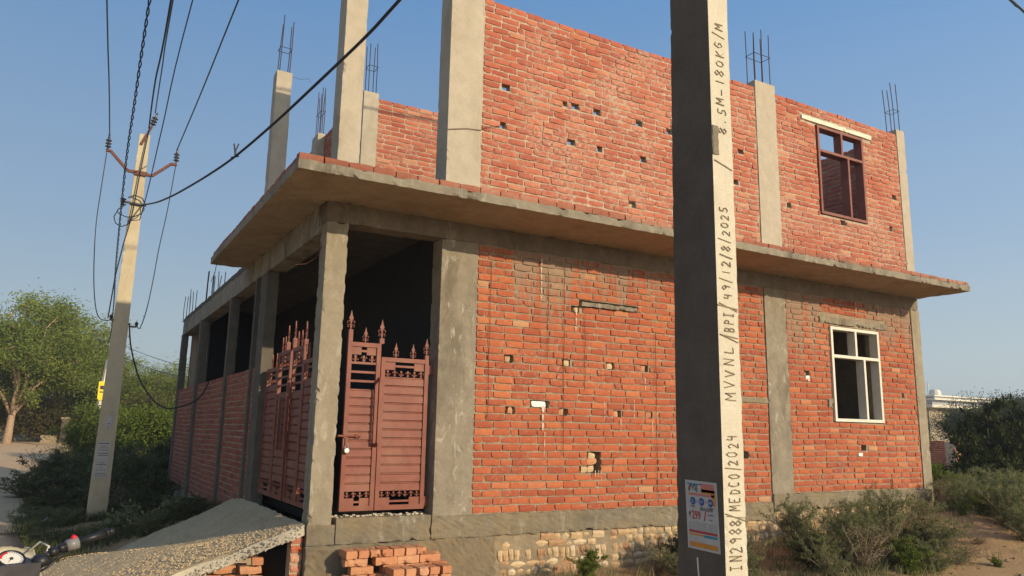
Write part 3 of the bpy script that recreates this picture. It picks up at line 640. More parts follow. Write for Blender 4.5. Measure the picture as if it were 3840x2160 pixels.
def run(x, z1, z0, w_, mat, seed):
    r_ = random.Random(seed); n = 12; L_ = []; Rr = []
    for i in range(n):
        t = i / (n - 1); c = x + 0.003 * math.sin(i * 1.3 + seed) ; h = w_ * (1 - 0.65 * t) * r_.uniform(0.5, 1.2) / 2; z = z1 + (z0 - z1) * t; L_.append((c - h, -0.0125, z)); Rr.append((c + h, -0.0125, z))
    b = MB(); b.add(L_ + Rr, [(i, i + 1, n + i + 1, n + i) for i in range(n - 1)]); b.build('dried_run', mat, house)
def _r(x, z1, z0, w_): run(x, z1, z0, w_ * 0.62, M['dried'], int(x * 100))
for x, z1, z0, w_ in ((0.90, 1.90, 1.60, 0.085), (0.93, 1.60, 1.32, 0.03), (1.37, 3.10, 2.82, 0.05), (0.86, 3.66, 3.15, 0.06), (1.80, 1.98, 1.75, 0.025), (2.26, 2.02, 1.78, 0.022), (2.44, 2.30, 2.15, 0.03), (2.05, 1.78, 1.62, 0.03), (2.55, 1.76, 1.60, 0.035), (1.66, 1.16, 0.98, 0.018), (1.70, 1.16, 0.93, 0.016), (1.74, 1.16, 0.96, 0.015), (5.55, 2.46, 2.35, 0.04), (6.75, 3.72, 3.52, 0.06), (7.3, 3.72, 3.50, 0.05)):
    zz = z1; q = 0
    while zz > z0 + 0.01:      # broken where the run crosses the bed joints
        L_ = min(R_.uniform(0.05, 0.09), zz - z0); run(x + R_.uniform(-.004, .004), zz, zz - L_, w_ * (0.7 - 0.45 * (z1 - zz) / (z1 - z0)) * R_.uniform(0.6, 1.1), M['dried'], int(x * 100) + q); zz -= L_ + R_.uniform(0.008, 0.03); q += 1
# windows: empty steel frames with offset mullions
def window(x0, x1, z0, z1, tz, mu, ml, mat, dep=0.14, t=0.045):
    wdw = bpy.data.objects.new('window', None); COL.objects.link(wdw); wdw.parent = house; wdw.empty_display_size = 0.2
    y0 = -0.022; y1 = y0 + dep
    b = MB(); b.box(x0, x0 + t, y0, y1, z0, z1); b.box(x1 - t, x1, y0, y1, z0, z1); b.box(x0 + t, x1 - t, y0 + 0.001, y1, z1 - t, z1); b.box(x0 + t, x1 - t, y0 + 0.001, y1, z0, z0 + t); b.build('frame', mat, wdw)
    b = MB(); b.box(x0 + t, x1 - t, y0 + 0.003, y1 - 0.002, tz - t / 2, tz + t / 2); b.build('transom', mat, wdw)
    b = MB(); b.box(mu - t / 2, mu + t / 2, y0 + 0.004, y1 - 0.003, tz + t / 2, z1 - t); b.build('mullion', mat, wdw)
    b = MB(); b.box(ml - t / 2, ml + t / 2, y0 + 0.004, y1 - 0.003, z0 + t, tz - t / 2); b.build('mullion', mat, wdw)
    return wdw
window(6.095, 7.26, 1.84, 3.285, 2.83, 6.69, 6.87, M['white'], 0.15).__setitem__('label', 'ground floor window with a white painted frame')
window(6.06, 7.20, 5.08, 6.56, 6.14, 6.66, 6.80, M['maroon'], 0.15, 0.042).__setitem__('label', 'upper window with a maroon frame and no glass')
# rooms: floor, partitions (seen only as darkness through the openings)
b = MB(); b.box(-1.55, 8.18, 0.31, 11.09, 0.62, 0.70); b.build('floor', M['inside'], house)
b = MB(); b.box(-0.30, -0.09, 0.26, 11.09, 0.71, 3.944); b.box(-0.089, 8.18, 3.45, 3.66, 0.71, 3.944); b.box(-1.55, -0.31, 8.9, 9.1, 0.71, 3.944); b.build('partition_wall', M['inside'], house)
# reinforcement left standing on the columns
def rebars(cx, cy, z0, w_, d_, hs, tie, lean=0.0, n=6):
    b = MB(); P = [(-1, -1), (0, -1), (1, -1), (-1, 1), (0, 1), (1, 1)][:n] if n == 6 else [(-1, -1), (1, -1), (-1, 1), (1, 1)]
    for i, (a, c) in enumerate(P):
        h = hs * R_.uniform(0.86, 1.0); x, y = cx + a * w_ / 2, cy + c * d_ / 2
        b.tube([(x, y, z0 - 0.05), (x + lean * 0.4 + R_.uniform(-.006, .006), y, z0 + h * 0.5), (x + lean + R_.uniform(-.015, .015), y + R_.uniform(-.01, .01), z0 + h)], 0.0075, 5)
    if tie:
        z = z0 + tie; e = 0.012; q = [(cx - w_ / 2 - e, cy - d_ / 2 - e, z), (cx + w_ / 2 + e, cy - d_ / 2 - e, z), (cx + w_ / 2 + e, cy + d_ / 2 + e, z), (cx - w_ / 2 - e, cy + d_ / 2 + e, z)]
        for i in range(4): b.tube([q[i], q[(i + 1) % 4]], 0.005, 4)
    b.build('rebar', M['rebar'], house)
rebars(4.93, 0.13, 6.98, 0.33, 0.16, 0.97, 0.50); rebars(8.30, 0.12, 6.95, 0.14, 0.15, 0.95, 0.40, -0.03, 4)
rebars(-1.615, 3.53, 6.90, 0.15, 0.15, 0.95, 0.40, 0.02, 4); rebars(-0.20, 3.6, 6.93, 0.13, 0.16, 1.0, 0.48, 0.0, 4)
rebars(-0.42, 5.75, 6.90, 0.06, 0.30, 0.95, 0.45); rebars(-1.72, 11.2, 4.04, 0.12, 1.0, 0.62, 0); rebars(-1.72, 8.3, 4.04, 0.1, 0.12, 0.62, 0, 0, 4); rebars(-1.70, 7.3, 4.04, 0.1, 0.5, 0.40, 0, 0, 4); rebars(-1.70, 4.5, 4.04, 0.1, 0.45, 1.0, 0, 0, 4)
for nm, pts, r_ in (('tie_wire', [(-0.02, -0.012, 5.12), (0.05, -0.03, 5.17), (0.27, -0.012, 5.24)], 0.004), ('tie_wire', [(-0.44, -0.012, 5.04), (-0.2, -0.016, 5.10), (-0.02, -0.012, 5.12)], 0.004),
                    ('tie_wire', [(-1.79, 0.1, 3.48), (-1.83, 0.15, 3.36), (-1.90, 0.25, 3.30), (-2.0, 0.3, 3.29)], 0.004), ('tie_wire', [(-2.26, 3.95, 3.95), (-2.27, 3.97, 3.80), (-2.31, 4.0, 3.66)], 0.005),
                    ('tie_wire', [(-1.50, 3.42, 6.84), (-1.40, 3.35, 6.80), (-1.28, 3.3, 6.82), (-1.25, 3.3, 6.76)], 0.003)):
    b = MB(); b.tube(pts, r_, 5); b.build(nm, M['rust'], house)
# ================================================================ iron gates
X3, Y3, Z3 = Vector((1, 0, 0)), Vector((0, 1, 0)), Vector((0, 0, 1))
def finial_parts(b, O, U, N, u, z, h):
    """spearhead with side scrolls, cut from plate"""
    O = Vector(O); k = h / 0.21; t = 0.006
    def P(a, c, d): return tuple(O + U * (u + a) + Z3 * (z + c) + N * d)
    out = [(-.006, 0), (.006, 0), (.006, .02), (.014, .03), (.006, .045), (.005, .085), (.012, .10), (.026, .118), (.012, .15), (0, .21), (-.012, .15), (-.026, .118), (-.012, .10), (-.005, .085), (-.006, .045), (-.014, .03), (-.006, .02)]
    n = len(out); vs = [P(a * k, c * k, -t) for a, c in out] + [P(a * k, c * k, t) for a, c in out]
    fs = [tuple(range(n)), tuple(range(2 * n - 1, n - 1, -1))] + [(i, (i + 1) % n, n + (i + 1) % n, n + i) for i in range(n)]
    b.add(vs, fs)
    for s_ in (-1, 1):
        for cz, r, a0, a1 in ((0.075, 0.020, -0.4, 4.2), (0.035, 0.017, 0.6, 4.6)):
            pts = []
            for i in range(9):
                a = a0 + (a1 - a0) * i / 8; rr = r * (1 - 0.35 * i / 8)
                pts.append(P(s_ * (0.006 + r - rr * math.cos(a)) * k, (cz + rr * math.sin(a)) * k, 0))
            b.tube(pts, 0.0045 * k, 4)
def scroll_band(b, O, U, N, u0, u1, z0, z1):
    O = Vector(O); h = z1 - z0; n = max(2, int((u1 - u0) / (h * 1.1))); w_ = (u1 - u0) / n
    for i in range(n):
        cu = u0 + w_ * (i + 0.5)
        for s_ in (-1, 1):
            pts = []
            for j in range(8):
                a = -1.2 + 4.4 * j / 7; r = h * 0.36 * (1 - 0.45 * j / 7)
                pts.append(tuple(O + U * (cu + s_ * (w_ * 0.25 - r * math.cos(a) * 0.7)) + Z3 * (z0 + h * 0.5 + (r * math.sin(a)) * (1 if i % 2 else -1)) + N * 0.004))
            b.tube(pts, h * 0.075, 4)
        b.add([tuple(O + U * (cu + a) + Z3 * (z0 + c) + N * 0.002) for a, c in ((-w_ * .12, 0), (w_ * .12, 0), (w_ * .05, h * .45), (w_ * .14, h), (-w_ * .14, h), (-w_ * .05, h * .45))], [(0, 1, 2, 3, 4, 5)])
def leafgate(root, O, U, N, u0, u1, z0, z1, kind, rails=3, pitch=0.0905, stile=0.045):
    """one bay of a gate: stiles, slotted top panel, scrollwork band, horizontal slats; kind 'open' has open rails under the scrolls"""
    O = Vector(O); w_ = stile
    def ob(b, a, c, e, f, d0, d1): b.obox(O + U * (a + c) / 2 + Z3 * (e + f) / 2 + N * (d0 + d1) / 2, U, N, Z3, abs(c - a) / 2, abs(d1 - d0) / 2, abs(f - e) / 2)
    b = MB()
    ob(b, u0, u0 + w_, z0, z1, -0.02, 0.02); ob(b, u1 - w_, u1, z0, z1, -0.02, 0.02); ob(b, u0 + w_, u1 - w_, z1 - 0.045, z1, -0.019, 0.018); ob(b, u0 + w_, u1 - w_, z0, z0 + 0.05, -0.019, 0.018)
    b.build('frame', M['maroon'], root)
    a, c = u0 + w_, u1 - w_; W_ = c - a; slot = 0.22 if kind == 'open' else 0.48
    def slotted(zb, zt):
        b = MB(); l, r = a + W_ * (0.5 - slot / 2), a + W_ * (0.5 + slot / 2); hh = (zt - zb)
        ob(b, a, l, zb, zt, -0.012, 0.004); ob(b, r, c, zb, zt, -0.012, 0.004); ob(b, l, r, zb + hh * 0.35, zb + hh * 0.62, -0.012, 0.002); b.build('slotted_panel', M['maroon'], root)
    zt = z1 - 0.045
    slotted(zt - 0.085, zt)
    b = MB(); scroll_band(b, O, U, N, a, c, zt - 0.155, zt - 0.092); b.build('scrollwork', M['maroon'], root)
    zz = zt - 0.16
    if kind == 'open':
        for i in range(rails):
            b = MB(); ob(b, a, c, zz - 0.024, zz, -0.012, 0.010); b.build('rail', M['maroon'], root); zz -= 0.095
    slotted(z0 + 0.05, z0 + 0.125)
    b = MB(); scroll_band(b, O, U, N, a, c, z0 + 0.132, z0 + 0.185); b.build('scrollwork', M['maroon'], root)
    zb = z0 + 0.19; n = int(round((zz - zb) / pitch)); pt = (zz - zb) / n
    for i in range(n):
        e = zb + i * pt; dd = R_.uniform(-0.002, 0.002)
        b = MB(); v = []
        for uu in (a, c - 0.008):
            for zc, d in ((e + 0.003, -0.012), (e + 0.003, 0.012 + dd), (e + pt * 0.80, 0.009 + dd), (e + pt * 0.90, -0.004), (e + pt, -0.006), (e + pt, -0.012)):
                v.append(tuple(O + U * uu + Z3 * zc + N * d))
        b.add(v, [(0, 1, 2, 3, 4, 5), (11, 10, 9, 8, 7, 6)] + [(j, (j + 1) % 6 + 0, 6 + (j + 1) % 6, 6 + j) for j in range(6)])
        b.build('slat', M['maroon'], root)
def post(root, O, U, N, u, z0, z1, w_=0.045, fin=0.21):
    O = Vector(O); b = MB(); b.obox(O + U * u + Z3 * (z0 + z1) / 2, U, N, Z3, w_ / 2, 0.022, (z1 - z0) / 2); b.build('post', M['maroon'], root)
    b = MB(); finial_parts(b, O, U, N, u, z1, fin); b.build('finial', M['maroon'], root)
def fin(root, O, U, N, u, z, h=0.17):
    b = MB(); finial_parts(b, O, U, N, u, z, h); b.build('finial', M['maroon'], root)
g1 = empty('iron_gate', (0, 0, 0), 'maroon iron gate with spearhead finials in the front doorway, sunlit and padlocked', 'gate')
O, U, N = (0, 0.13, 0), X3, -Y3
leafgate(g1, O, U, N, -1.44, -1.075, 0.775, 2.50, 'open'); leafgate(g1, O, U, N, -1.065, -0.515, 0.775, 2.36, 'solid')
post(g1, O, U, N, -1.418, 2.501, 2.63); post(g1, O, U, N, -1.07, 2.501, 2.56, 0.05); post(g1, O, U, N, -0.54, 2.361, 2.41, 0.042, 0.19)
for u in (-1.25,): fin(g1, O, U, N, u, 2.50)
for u in (-0.90, -0.70): fin(g1, O, U, N, u, 2.36)
b = MB(); b.bar((-1.105, 0.025, 1.46), (-1.105, 0.025, 2.09), 0.035, 0.014, (1, 0, 0)); b.bar((-1.105, 0.03, 2.09), (-1.075, 0.105, 2.13), 0.035, 0.014, (1, 0, 0)); b.bar((-1.105, 0.03, 1.47), (-1.085, 0.105, 1.43), 0.035, 0.014, (1, 0, 0)); b.build('handle', M['maroon'], g1)
b = MB(); b.tube([(-1.50, 0.095, 1.525), (-1.28, 0.095, 1.525)], 0.011, 8); b.tube([(-1.285, 0.095, 1.525), (-1.262, 0.092, 1.520)], 0.014, 8)
for u in (-1.43, -1.30): b.obox((u, 0.103, 1.525), X3, Y3, Z3, 0.008, 0.014, 0.018)
b.obox((-1.405, 0.100, 1.475), X3, Y3, Z3, 0.012, 0.004, 0.045); b.build('bolt', M['maroon'], g1)
for z in (2.20, 0.80): b = MB(); b.box(-0.515, -0.455, 0.115, 0.145, z, z + 0.10); b.build('hinge', M['maroon'], g1)
pl_ = empty('padlock', (-1.405, 0.09, 1.38), 'small round silver padlock hanging from the bolt of the front gate', 'padlock')
b = MB(); b.lathe((0, -0.012, 0), [(0.0, -0.012), (0.024, -0.012), (0.031, -0.006), (0.031, 0.006), (0.024, 0.012), (0.0, 0.012)], 14, 'y'); b.build('lock_body', M['steel'], pl_)
b = MB(); b.tube([(-0.014, -0.012, 0.022), (-0.015, -0.012, 0.045), (-0.008, -0.012, 0.06), (0.008, -0.012, 0.06), (0.015, -0.012, 0.045), (0.014, -0.012, 0.022)], 0.004, 6); b.build('shackle', M['steel'], pl_)
g2 = empty('iron_gate', (0, 0, 0), 'maroon iron double gate in the shade of the left side doorway above the ramp', 'gate')
O, U, N = (-1.72, 0, 0), Y3, -X3
leafgate(g2, O, U, N, 0.25, 0.715, 0.79, 2.33, 'solid'); leafgate(g2, O, U, N, 0.72, 1.20, 0.79, 2.50, 'open'); leafgate(g2, O, U, N, 1.30, 1.88, 0.79, 2.50, 'open'); leafgate(g2, O, U, N, 1.885, 2.50, 0.79, 2.33, 'solid')
for u, z in ((0.735, 2.56), (1.225, 2.62), (1.53, 2.60)): post(g2, O, U, N, u, 2.502, z, 0.045, 0.2)
for u, z in ((0.38, 2.33), (0.56, 2.33), (0.90, 2.50), (1.06, 2.50), (1.66, 2.50), (1.79, 2.50), (2.05, 2.33), (2.28, 2.33)): fin(g2, O, U, N, u, z, 0.18)
for u, z0_, z1_ in ((1.20, 1.30, 2.15), (1.55, 1.35, 1.95)):
    b = MB(); b.bar((-1.765, u, z0_), (-1.765, u, z1_), 0.03, 0.05, (0, 1, 0)); b.build('handle', M['maroon'], g2)
# rubble swept under the front gate
b = MB()
for i in range(60):
    x, y, r = rs.uniform(-1.48, -0.5), rs.uniform(0.04, 0.24), rs.uniform(0.006, 0.018)
    b.rough(x - r, x + r, y - r, y + r, 0.70, 0.72 + r, 0.03, 0.01, i * 1.3)
tag(b.build('rubble', M['aggregate']), 'small stones and crumbs of mortar lying under the front gate', 'rubble', kind='stuff')

# ================================================================ ramp up to the side gate
def rz(x): return 0.68 - 0.45 * (-1.80 - x)
def rz2(x, y):
    t = -0.404 * (x + 1.8) + 0.915 * y; d = -(x + 1.8 + 0.4418 * y) / 1.093
    return rz(x) + (0.20 * smooth(0.0, 0.5, d) * 1.2 * (1 - math.exp(-max(0.0, t - 0.6) / 1.2)))
ramp = empty('concrete_ramp', (-3.0, 1.8, -0.1), 'sloping concrete ramp with a broken edge leading up to the side gate', 'ramp')
def rp(p):
    e = 0.50 * smooth(-1.65, -2.75, p.x) + 0.03 * noise.noise(Vector((p.x * 3, 0, 1))); t = (p.y) / 3.7
    far = 0.3 * noise.noise(Vector((p.x * 1.2, 9, 1)))
    p.z += rz2(p.x, p.y + (0.50 * smooth(-1.65, -2.75, p.x)) * (1 - p.y / 3.7)) + 0.012 * noise.noise(Vector((p.x * 1.5, p.y * 1.5, 3))) - 0.05 * smooth(3.0, 3.7, p.y) - 0.03 * smooth(-1.8, -2.7, p.x) * (1 - min(1.0, max(0.0, p.y) / 1.5)) ** 2
    p.y = p.y + (e) * (1 - t) + far * t * t; return p
b = MB(); b.rough(-4.15, -1.80, -0.02, 3.7, -0.10, 0.0, (0.045, 0.045, 0.033), 0.014, 31.0, 0.03, f=rp); rm = b.build('slab', [M['ramp'], M['aggregate']], ramp, (3.0, -1.8, 0.1))
for p in rm.data.polygons:
    if p.normal.z < 0.55: p.material_index = 1
for i in range(520):      # stones standing out of the broken front edge
    x = rs.uniform(-3.75, -1.83); e = 0.50 * smooth(-1.65, -2.75, x); r = rs.uniform(0.005, 0.014)
    if i == 0: b = MB()
    z = rz(x) - rs.uniform(0.0, 0.10) - 0.03 * smooth(-1.8, -2.7, x); y = -0.02 + e + rs.uniform(-0.018, 0.01)
    q = [Vector((rs.gauss(0, 1), rs.gauss(0, 1), rs.gauss(0, 1))).normalized() for _ in range(1)]
    b.add([(x + r * dx * rs.uniform(.75, 1.1), y + r * dy * rs.uniform(.75, 1.1), z + r * dz * rs.uniform(.75, 1.1)) for dx, dy, dz in ((1, 0, 0), (-1, 0, 0), (0, 1, 0), (0, -1, 0), (0, 0, 1), (0, 0, -1), (.62, -.62, .55), (-.6, -.65, -.5), (.6, .6, -.5), (-.6, .6, .5))], [(4, 6, 0), (4, 3, 6), (6, 3, 0), (3, 7, 5), (3, 1, 7), (7, 1, 5), (3, 5, 0), (4, 1, 3), (4, 9, 1), (4, 2, 9), (9, 2, 1), (4, 0, 2), (0, 8, 2), (0, 5, 8), (8, 5, 2), (1, 2, 5)])
o = b.build('broken_edge', M['aggregate'], ramp, (3.0, -1.8, 0.1)); o['kind'] = 'stuff'
b = MB()
for i in range(4500):
    x = rs.uniform(-4.0, -1.85); e = 0.50 * smooth(-1.65, -2.75, x); y = e + rs.uniform(0.0, 1.0) ** 1.5 * (3.4 - e); r = rs.uniform(0.003, 0.0075)
    z = rz2(x, y) + 0.012 * noise.noise(Vector((x * 1.5, y * 1.5, 3))); q = [(x + rs.uniform(-r, r) * .4 + r * dx, y + rs.uniform(-r, r) * .4 + r * dy, z + r * dz) for dx, dy, dz in ((-1, -.9, -.5), (1, -1, -.5), (1, .9, -.5), (-.9, 1, -.5), (-.6, -.5, .9), (.6, -.6, .8), (.5, .6, .9), (-.6, .5, .8))]
    b.add(q, [(0, 1, 5, 4), (1, 2, 6, 5), (2, 3, 7, 6), (3, 0, 4, 7), (4, 5, 6, 7)])
b.build('gravel', M['ramp'], ramp, (3.0, -1.8, 0.1))['kind'] = 'stuff'
b = MB(); b.box(-4.1, -2.16, 0.30, 3.5, -0.5, -0.49)
# infill under the ramp, behind its brick face
pr = [(-3.9, -0.8), (-3.9, rz(-3.9) - 0.12), (-2.6, rz(-2.6) - 0.12), (-2.09, rz(-2.09) - 0.12), (-2.09, -0.8)]
b = MB(); n = 4; b.add([(x, 0.62, z) for x, z in pr] + [(x, 3.55, z) for x, z in pr], [(4, 3, 2, 1, 0), (5, 6, 7, 8, 9)] + [(i, (i + 1) % 5, 5 + (i + 1) % 5, 5 + i) for i in range(5)]); b.build('infill', M['mortar'], ramp, (3.0, -1.8, 0.1))
b = MB(); b.box(-1.905, -1.80, 0.075, 0.22, -0.3, rz(-1.92) - 0.10); b.build('pier', M['mortar'], ramp, (3.0, -1.8, 0.1))
z = -0.12; k = 0
while z < 0.55:
    T = brick_template(rs, 0.105, 0.066, 0.05, 2); b = MB(); b.add(*T); b.build('brick', M['brick_up'] if k % 3 else M['brick'], ramp, (-1.900 + rs.uniform(-.004, .004) + 3.0, 0.058 - 1.8, z + 0.1)); z += 0.088; k += 1
lb = []
for i in range(8):
    T = brick_template(rs, 0.20, 0.070, 0.06, 3, 0.007, 0.008); b = MB(); b.add(*T); lb.append(b.mesh('brick', M['loose']))
for r in range(9):
    z = -0.33 + r * 0.086; x = -2.085 - rs.uniform(0, 0.02)
    first = r % 2
    while x > -3.9:
        L = 0.105 if first else rs.uniform(0.2, 0.225); first = False; xx = x - L
        if z + 0.075 < rz(xx) - 0.075 :
            o = link('brick', lb[rs.randrange(8)], ramp, (xx + 3.0, 0.10 + 0.46 * smooth(-1.65, -2.75, xx) - 1.8 + rs.uniform(-.006, .006), z + 0.1)); o.scale = (L / 0.2, 1, 1)
        x = xx - rs.uniform(0.010, 0.018)

# ================================================================ loose bricks stacked against the doorstep
lm = []
for i in range(7):
    bb = MB(); bb.rough(-0.112, 0.112, -0.054, 0.054, 0.0, 0.072, (0.037, 0.036, 0.036), 0.006, i * 3.1, 0.03); lm.append(bb.mesh('loose_brick', M['loose']))
LB = []
def lbrick(x, y, z, rot, lab, tilt=0.0):
    o = link('loose_brick', lm[rs.randrange(7)], None, (x, y, z)); o.rotation_euler = (tilt, 0, rot); LB.append(o); tag(o, lab, 'brick', 'loose bricks stacked under the front gate'); return o
H_ = math.pi / 2
gr0 = 0.0
heads = ['leftmost', 'second from left', 'third from left', 'fourth from left', 'fifth from left', 'sixth from left', 'rightmost']
for i in range(7):
    lbrick(-1.42 + i * 0.122 + rs.uniform(-.004, .004), -0.19, 0.375, H_ + rs.uniform(-.05, .05), 'orange brick end on in the top row under the gate, ' + heads[i])
for i, x in enumerate((-1.37, -1.06, -0.83, -0.60)):
    hd = ('leftmost', 'second from left', 'third from left', 'rightmost')[i]
    lbrick(x, -0.245, 0.300, rs.uniform(-.04, .04), 'orange brick laid lengthwise just under the top row, ' + hd)
    lbrick(x + 0.04, -0.125, 0.300, rs.uniform(-.04, .04), 'orange brick at the back under the top row, ' + hd)
for z, xs_, nm in ((0.225, (-1.30, -0.98, -0.74, -0.52), 'third'), (0.150, (-1.36, -1.12, -0.86, -0.62), 'fourth'), (0.075, (-1.30, -1.06, -0.80, -0.56), 'fifth'), (0.0, (-1.34, -1.10, -0.84, -0.58), 'lowest')):
    for i, x in enumerate(xs_):
        lbrick(x, -0.235, z, rs.uniform(-.05, .05), 'orange brick in the %s course of the rear stack, %s' % (nm, ('leftmost', 'second from left', 'third from left', 'rightmost')[i]))
for z, nm in ((0.0, 'bottom'), (0.073, 'second'), (0.146, 'third'), (0.22, 'top')):
    for i in range(5):
        lbrick(-1.02 + i * 0.125 + rs.uniform(-.012, .012), -0.42 - rs.uniform(0, .012), z, H_ + rs.uniform(-.12, .12), 'orange brick in the %s row of the lower front stack, %s' % (nm, heads[i] if i < 4 else heads[6]))
for i, (x, y, z, r) in enumerate(((-1.62, -0.30, 0.0, 0.6), (-1.45, -0.50, 0.0, 1.2), (-1.55, -0.36, 0.073, 0.2), (-0.22, -0.50, 0.0, 0.4))):
    lbrick(x, y, z, r, 'single orange brick lying loose ' + ['left of the stack', 'in front of the stack', 'on top of another left of the stack', 'right of the stack'][i])

# ================================================================ near concrete pole
SF = {'0': [[(.5, 1), (.15, .75), (.15, .25), (.5, 0), (.85, .25), (.85, .75), (.5, 1)]], '1': [[(.5, 0), (.5, 1)]], '2': [[(.1, .8), (.4, 1), (.8, .8), (.6, .45), (.1, 0), (.9, .05)]],
      '3': [[(.1, .9), (.6, 1), (.8, .75), (.4, .5), (.85, .3), (.5, 0), (.1, .1)]], '4': [[(.2, 1), (.1, .5), (.8, .5)], [(.7, .9), (.7, 0)]], '5': [[(.85, 1), (.3, 1), (.2, .55), (.7, .5), (.8, .2), (.4, 0), (.1, .1)]],
      '8': [[(.5, .5), (.15, .75), (.5, 1), (.85, .75), (.5, .5), (.1, .25), (.5, 0), (.9, .25), (.5, .5)]], '9': [[(.85, .7), (.5, .5), (.15, .75), (.5, 1), (.85, .75), (.7, 0)]],
      'I': [[(.5, 0), (.5, 1)], [(.2, 0), (.8, 0)], [(.2, 1), (.8, 1)]], 'N': [[(.15, 0), (.2, 1), (.8, 0), (.85, 1)]], 'M': [[(.05, 0), (.15, 1), (.5, .35), (.85, 1), (.95, 0)]], 'E': [[(.9, 1), (.2, 1), (.15, 0), (.9, 0)], [(.2, .5), (.7, .5)]],
      'D': [[(.2, 0), (.2, 1), (.7, .85), (.85, .5), (.7, .1), (.2, 0)]], 'C': [[(.85, .9), (.4, 1), (.15, .5), (.35, .05), (.85, .1)]], 'O': [[(.5, 1), (.12, .7), (.2, .15), (.5, 0), (.85, .3), (.8, .8), (.5, 1)]],
      'V': [[(.1, 1), (.45, 0), (.85, 1)]], 'L': [[(.2, 1), (.15, 0), (.85, .05)]], 'B': [[(.2, 0), (.2, 1), (.75, .85), (.7, .6), (.2, .5), (.8, .35), (.7, .05), (.2, 0)]], 'P': [[(.2, 0), (.2, 1), (.8, .85), (.75, .55), (.2, .5)]],
      'S': [[(.85, .85), (.5, 1), (.15, .75), (.5, .5), (.85, .3), (.5, 0), (.1, .15)]], 'K': [[(.2, 0), (.2, 1)], [(.85, 1), (.25, .5), (.85, 0)]], 'G': [[(.85, .85), (.45, 1), (.12, .5), (.45, 0), (.85, .2), (.85, .45), (.5, .45)]],
      'T': [[(.5, 0), (.5, 1)], [(.1, 1), (.9, 1)]], '/': [[(.75, 1.25), (.25, -.2)]], '-': [[(.1, .5), (.9, .5)]], '.': [[(.4, .05), (.55, .12)]], ' ': []}
npole = empty('utility_pole', (-1.40, -5.07, -0.1), 'near square concrete pole with scratched lettering and a pasted leaflet', 'pole')
NP = (1.40, 5.07, 0.1)
b = MB()
def npf(p):
    t = (p.y + 5.211) / 0.30; w_ = 0.304 - 0.0107 * p.z; p.y = -5.211 + t * w_; return p
b.rough(-1.464, -1.336, -5.211, -4.911, -0.5, 7.6, (0.022, 0.03, 0.022), 0.002, 77.0, 0.005, f=npf)
o = b.build('shaft', [M['pole'], M['pole_shade']], npole, NP)
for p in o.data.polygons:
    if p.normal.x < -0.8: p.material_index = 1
b = MB(); rr = random.Random(3)
def scratch(txt, z0, z1, u=0.036, w_=0.060):
    b = MB()
    n = len(txt); pit = (z1 - z0) / n
    for i, ch in enumerate(txt):
        zz = z0 + pit * i + rr.uniform(-.002, .002); uo = u + rr.uniform(-.006, .006); sc = rr.uniform(0.9, 1.1)
        for st_ in SF[ch]:
            pts = [(-1.464 + 0.128 - uo - (py - 0.0) * w_ * sc, -5.2135, zz + pit * (0.1 + 0.72 * px_)) for px_, py in st_]
            for a, c in zip(pts, pts[1:]): b.bar(a, (c[0] + rr.uniform(-.0012, .0012), c[1], c[2] + rr.uniform(-.0012, .0012)), rr.uniform(0.0024, 0.0058), 0.0030, (0, 1, 0))
    b.build('scratched_lettering', M['groove'], npole, NP)
scratch('IN2988', 1.035, 1.255, 0.036, 0.066); scratch('/', 1.245, 1.275, 0.02, 0.08); scratch('MEDCO', 1.280, 1.447); scratch('/', 1.448, 1.47, 0.03, 0.06); scratch('2024', 1.470, 1.610)
scratch('MVVNL', 1.746, 2.00); scratch('/', 2.02, 2.05, 0.02, 0.07); scratch('BPI', 2.05, 2.15); scratch('/', 2.15, 2.185, 0.02, 0.08); scratch('49/12/8/2025', 2.20, 2.64, 0.042, 0.052)
scratch('8.5', 2.985, 3.129, 0.040, 0.052); scratch('M', 3.129, 3.177, 0.040, 0.052); scratch('-180KG', 3.177, 3.465, 0.040, 0.052); scratch('/M', 3.465, 3.56, 0.040, 0.052)
for zz in (2.03, 2.17, 2.84, 1.262):
    b = MB(); b.bar((-1.345, -5.2135, zz - 0.02), (-1.455, -5.2135, zz + 0.012), 0.004, 0.0035, (0, 1, 0)); b.build('scratched_line', M['groove'], npole, NP)
b = MB(); b.rough(-1.462, -1.425, -5.2155, -5.205, 2.88, 3.02, 0.012, 0.004, 4.0, 0.006); b.build('spalled_patch', M['conc_grey'], npole, NP)
b = MB(); b.tube([(-1.4655, -5.046, 1.075), (-1.4655, -5.05, 1.02), (-1.4655, -5.062, 0.93), (-1.4655, -5.066, 0.85)], 0.004, 4); b.build('chalk_mark', M['white'], npole, NP)

# leaflet pasted on the dark side
pz = empty('poster', (-1.4665, -5.08, 1.26), 'broadband leaflet with a red 299 price pasted on the near concrete pole', 'poster')
PXO = Vector((-1.4665, -4.979, 1.402))
def pp(a, c, d=0.0):   # a right, c down from the top left corner, d out; the sheet hangs slightly askew
    return Vector((-d, -a - 0.040 * c - 0.0, -c - 0.02 * a)) + PXO - Vector((-1.4665, -5.08, 1.26))
def rect(name, a0, c0, a1, c1, mat, d=0.0008, parent=None):
    b = MB(); b.add([tuple(pp(a0, c0, d)), tuple(pp(a0, c1, d)), tuple(pp(a1, c1, d)), tuple(pp(a1, c0, d))], [(0, 1, 2, 3)]); return b.build(name, mat, parent or pz)
b = MB(); b.add([tuple(pp(*q)) for q in ((0, 0, 0.0004), (0, 0.292, 0.0004), (0.195, 0.292, 0.0004), (0.195, 0, 0.0004), (0, 0, -0.0012), (0, 0.292, -0.0012), (0.195, 0.292, -0.0012), (0.195, 0, -0.0012))], [(0, 1, 2, 3), (7, 6, 5, 4), (0, 4, 5, 1), (1, 5, 6, 2), (2, 6, 7, 3), (3, 7, 4, 0)]); b.build('sheet', M['paper'], pz)
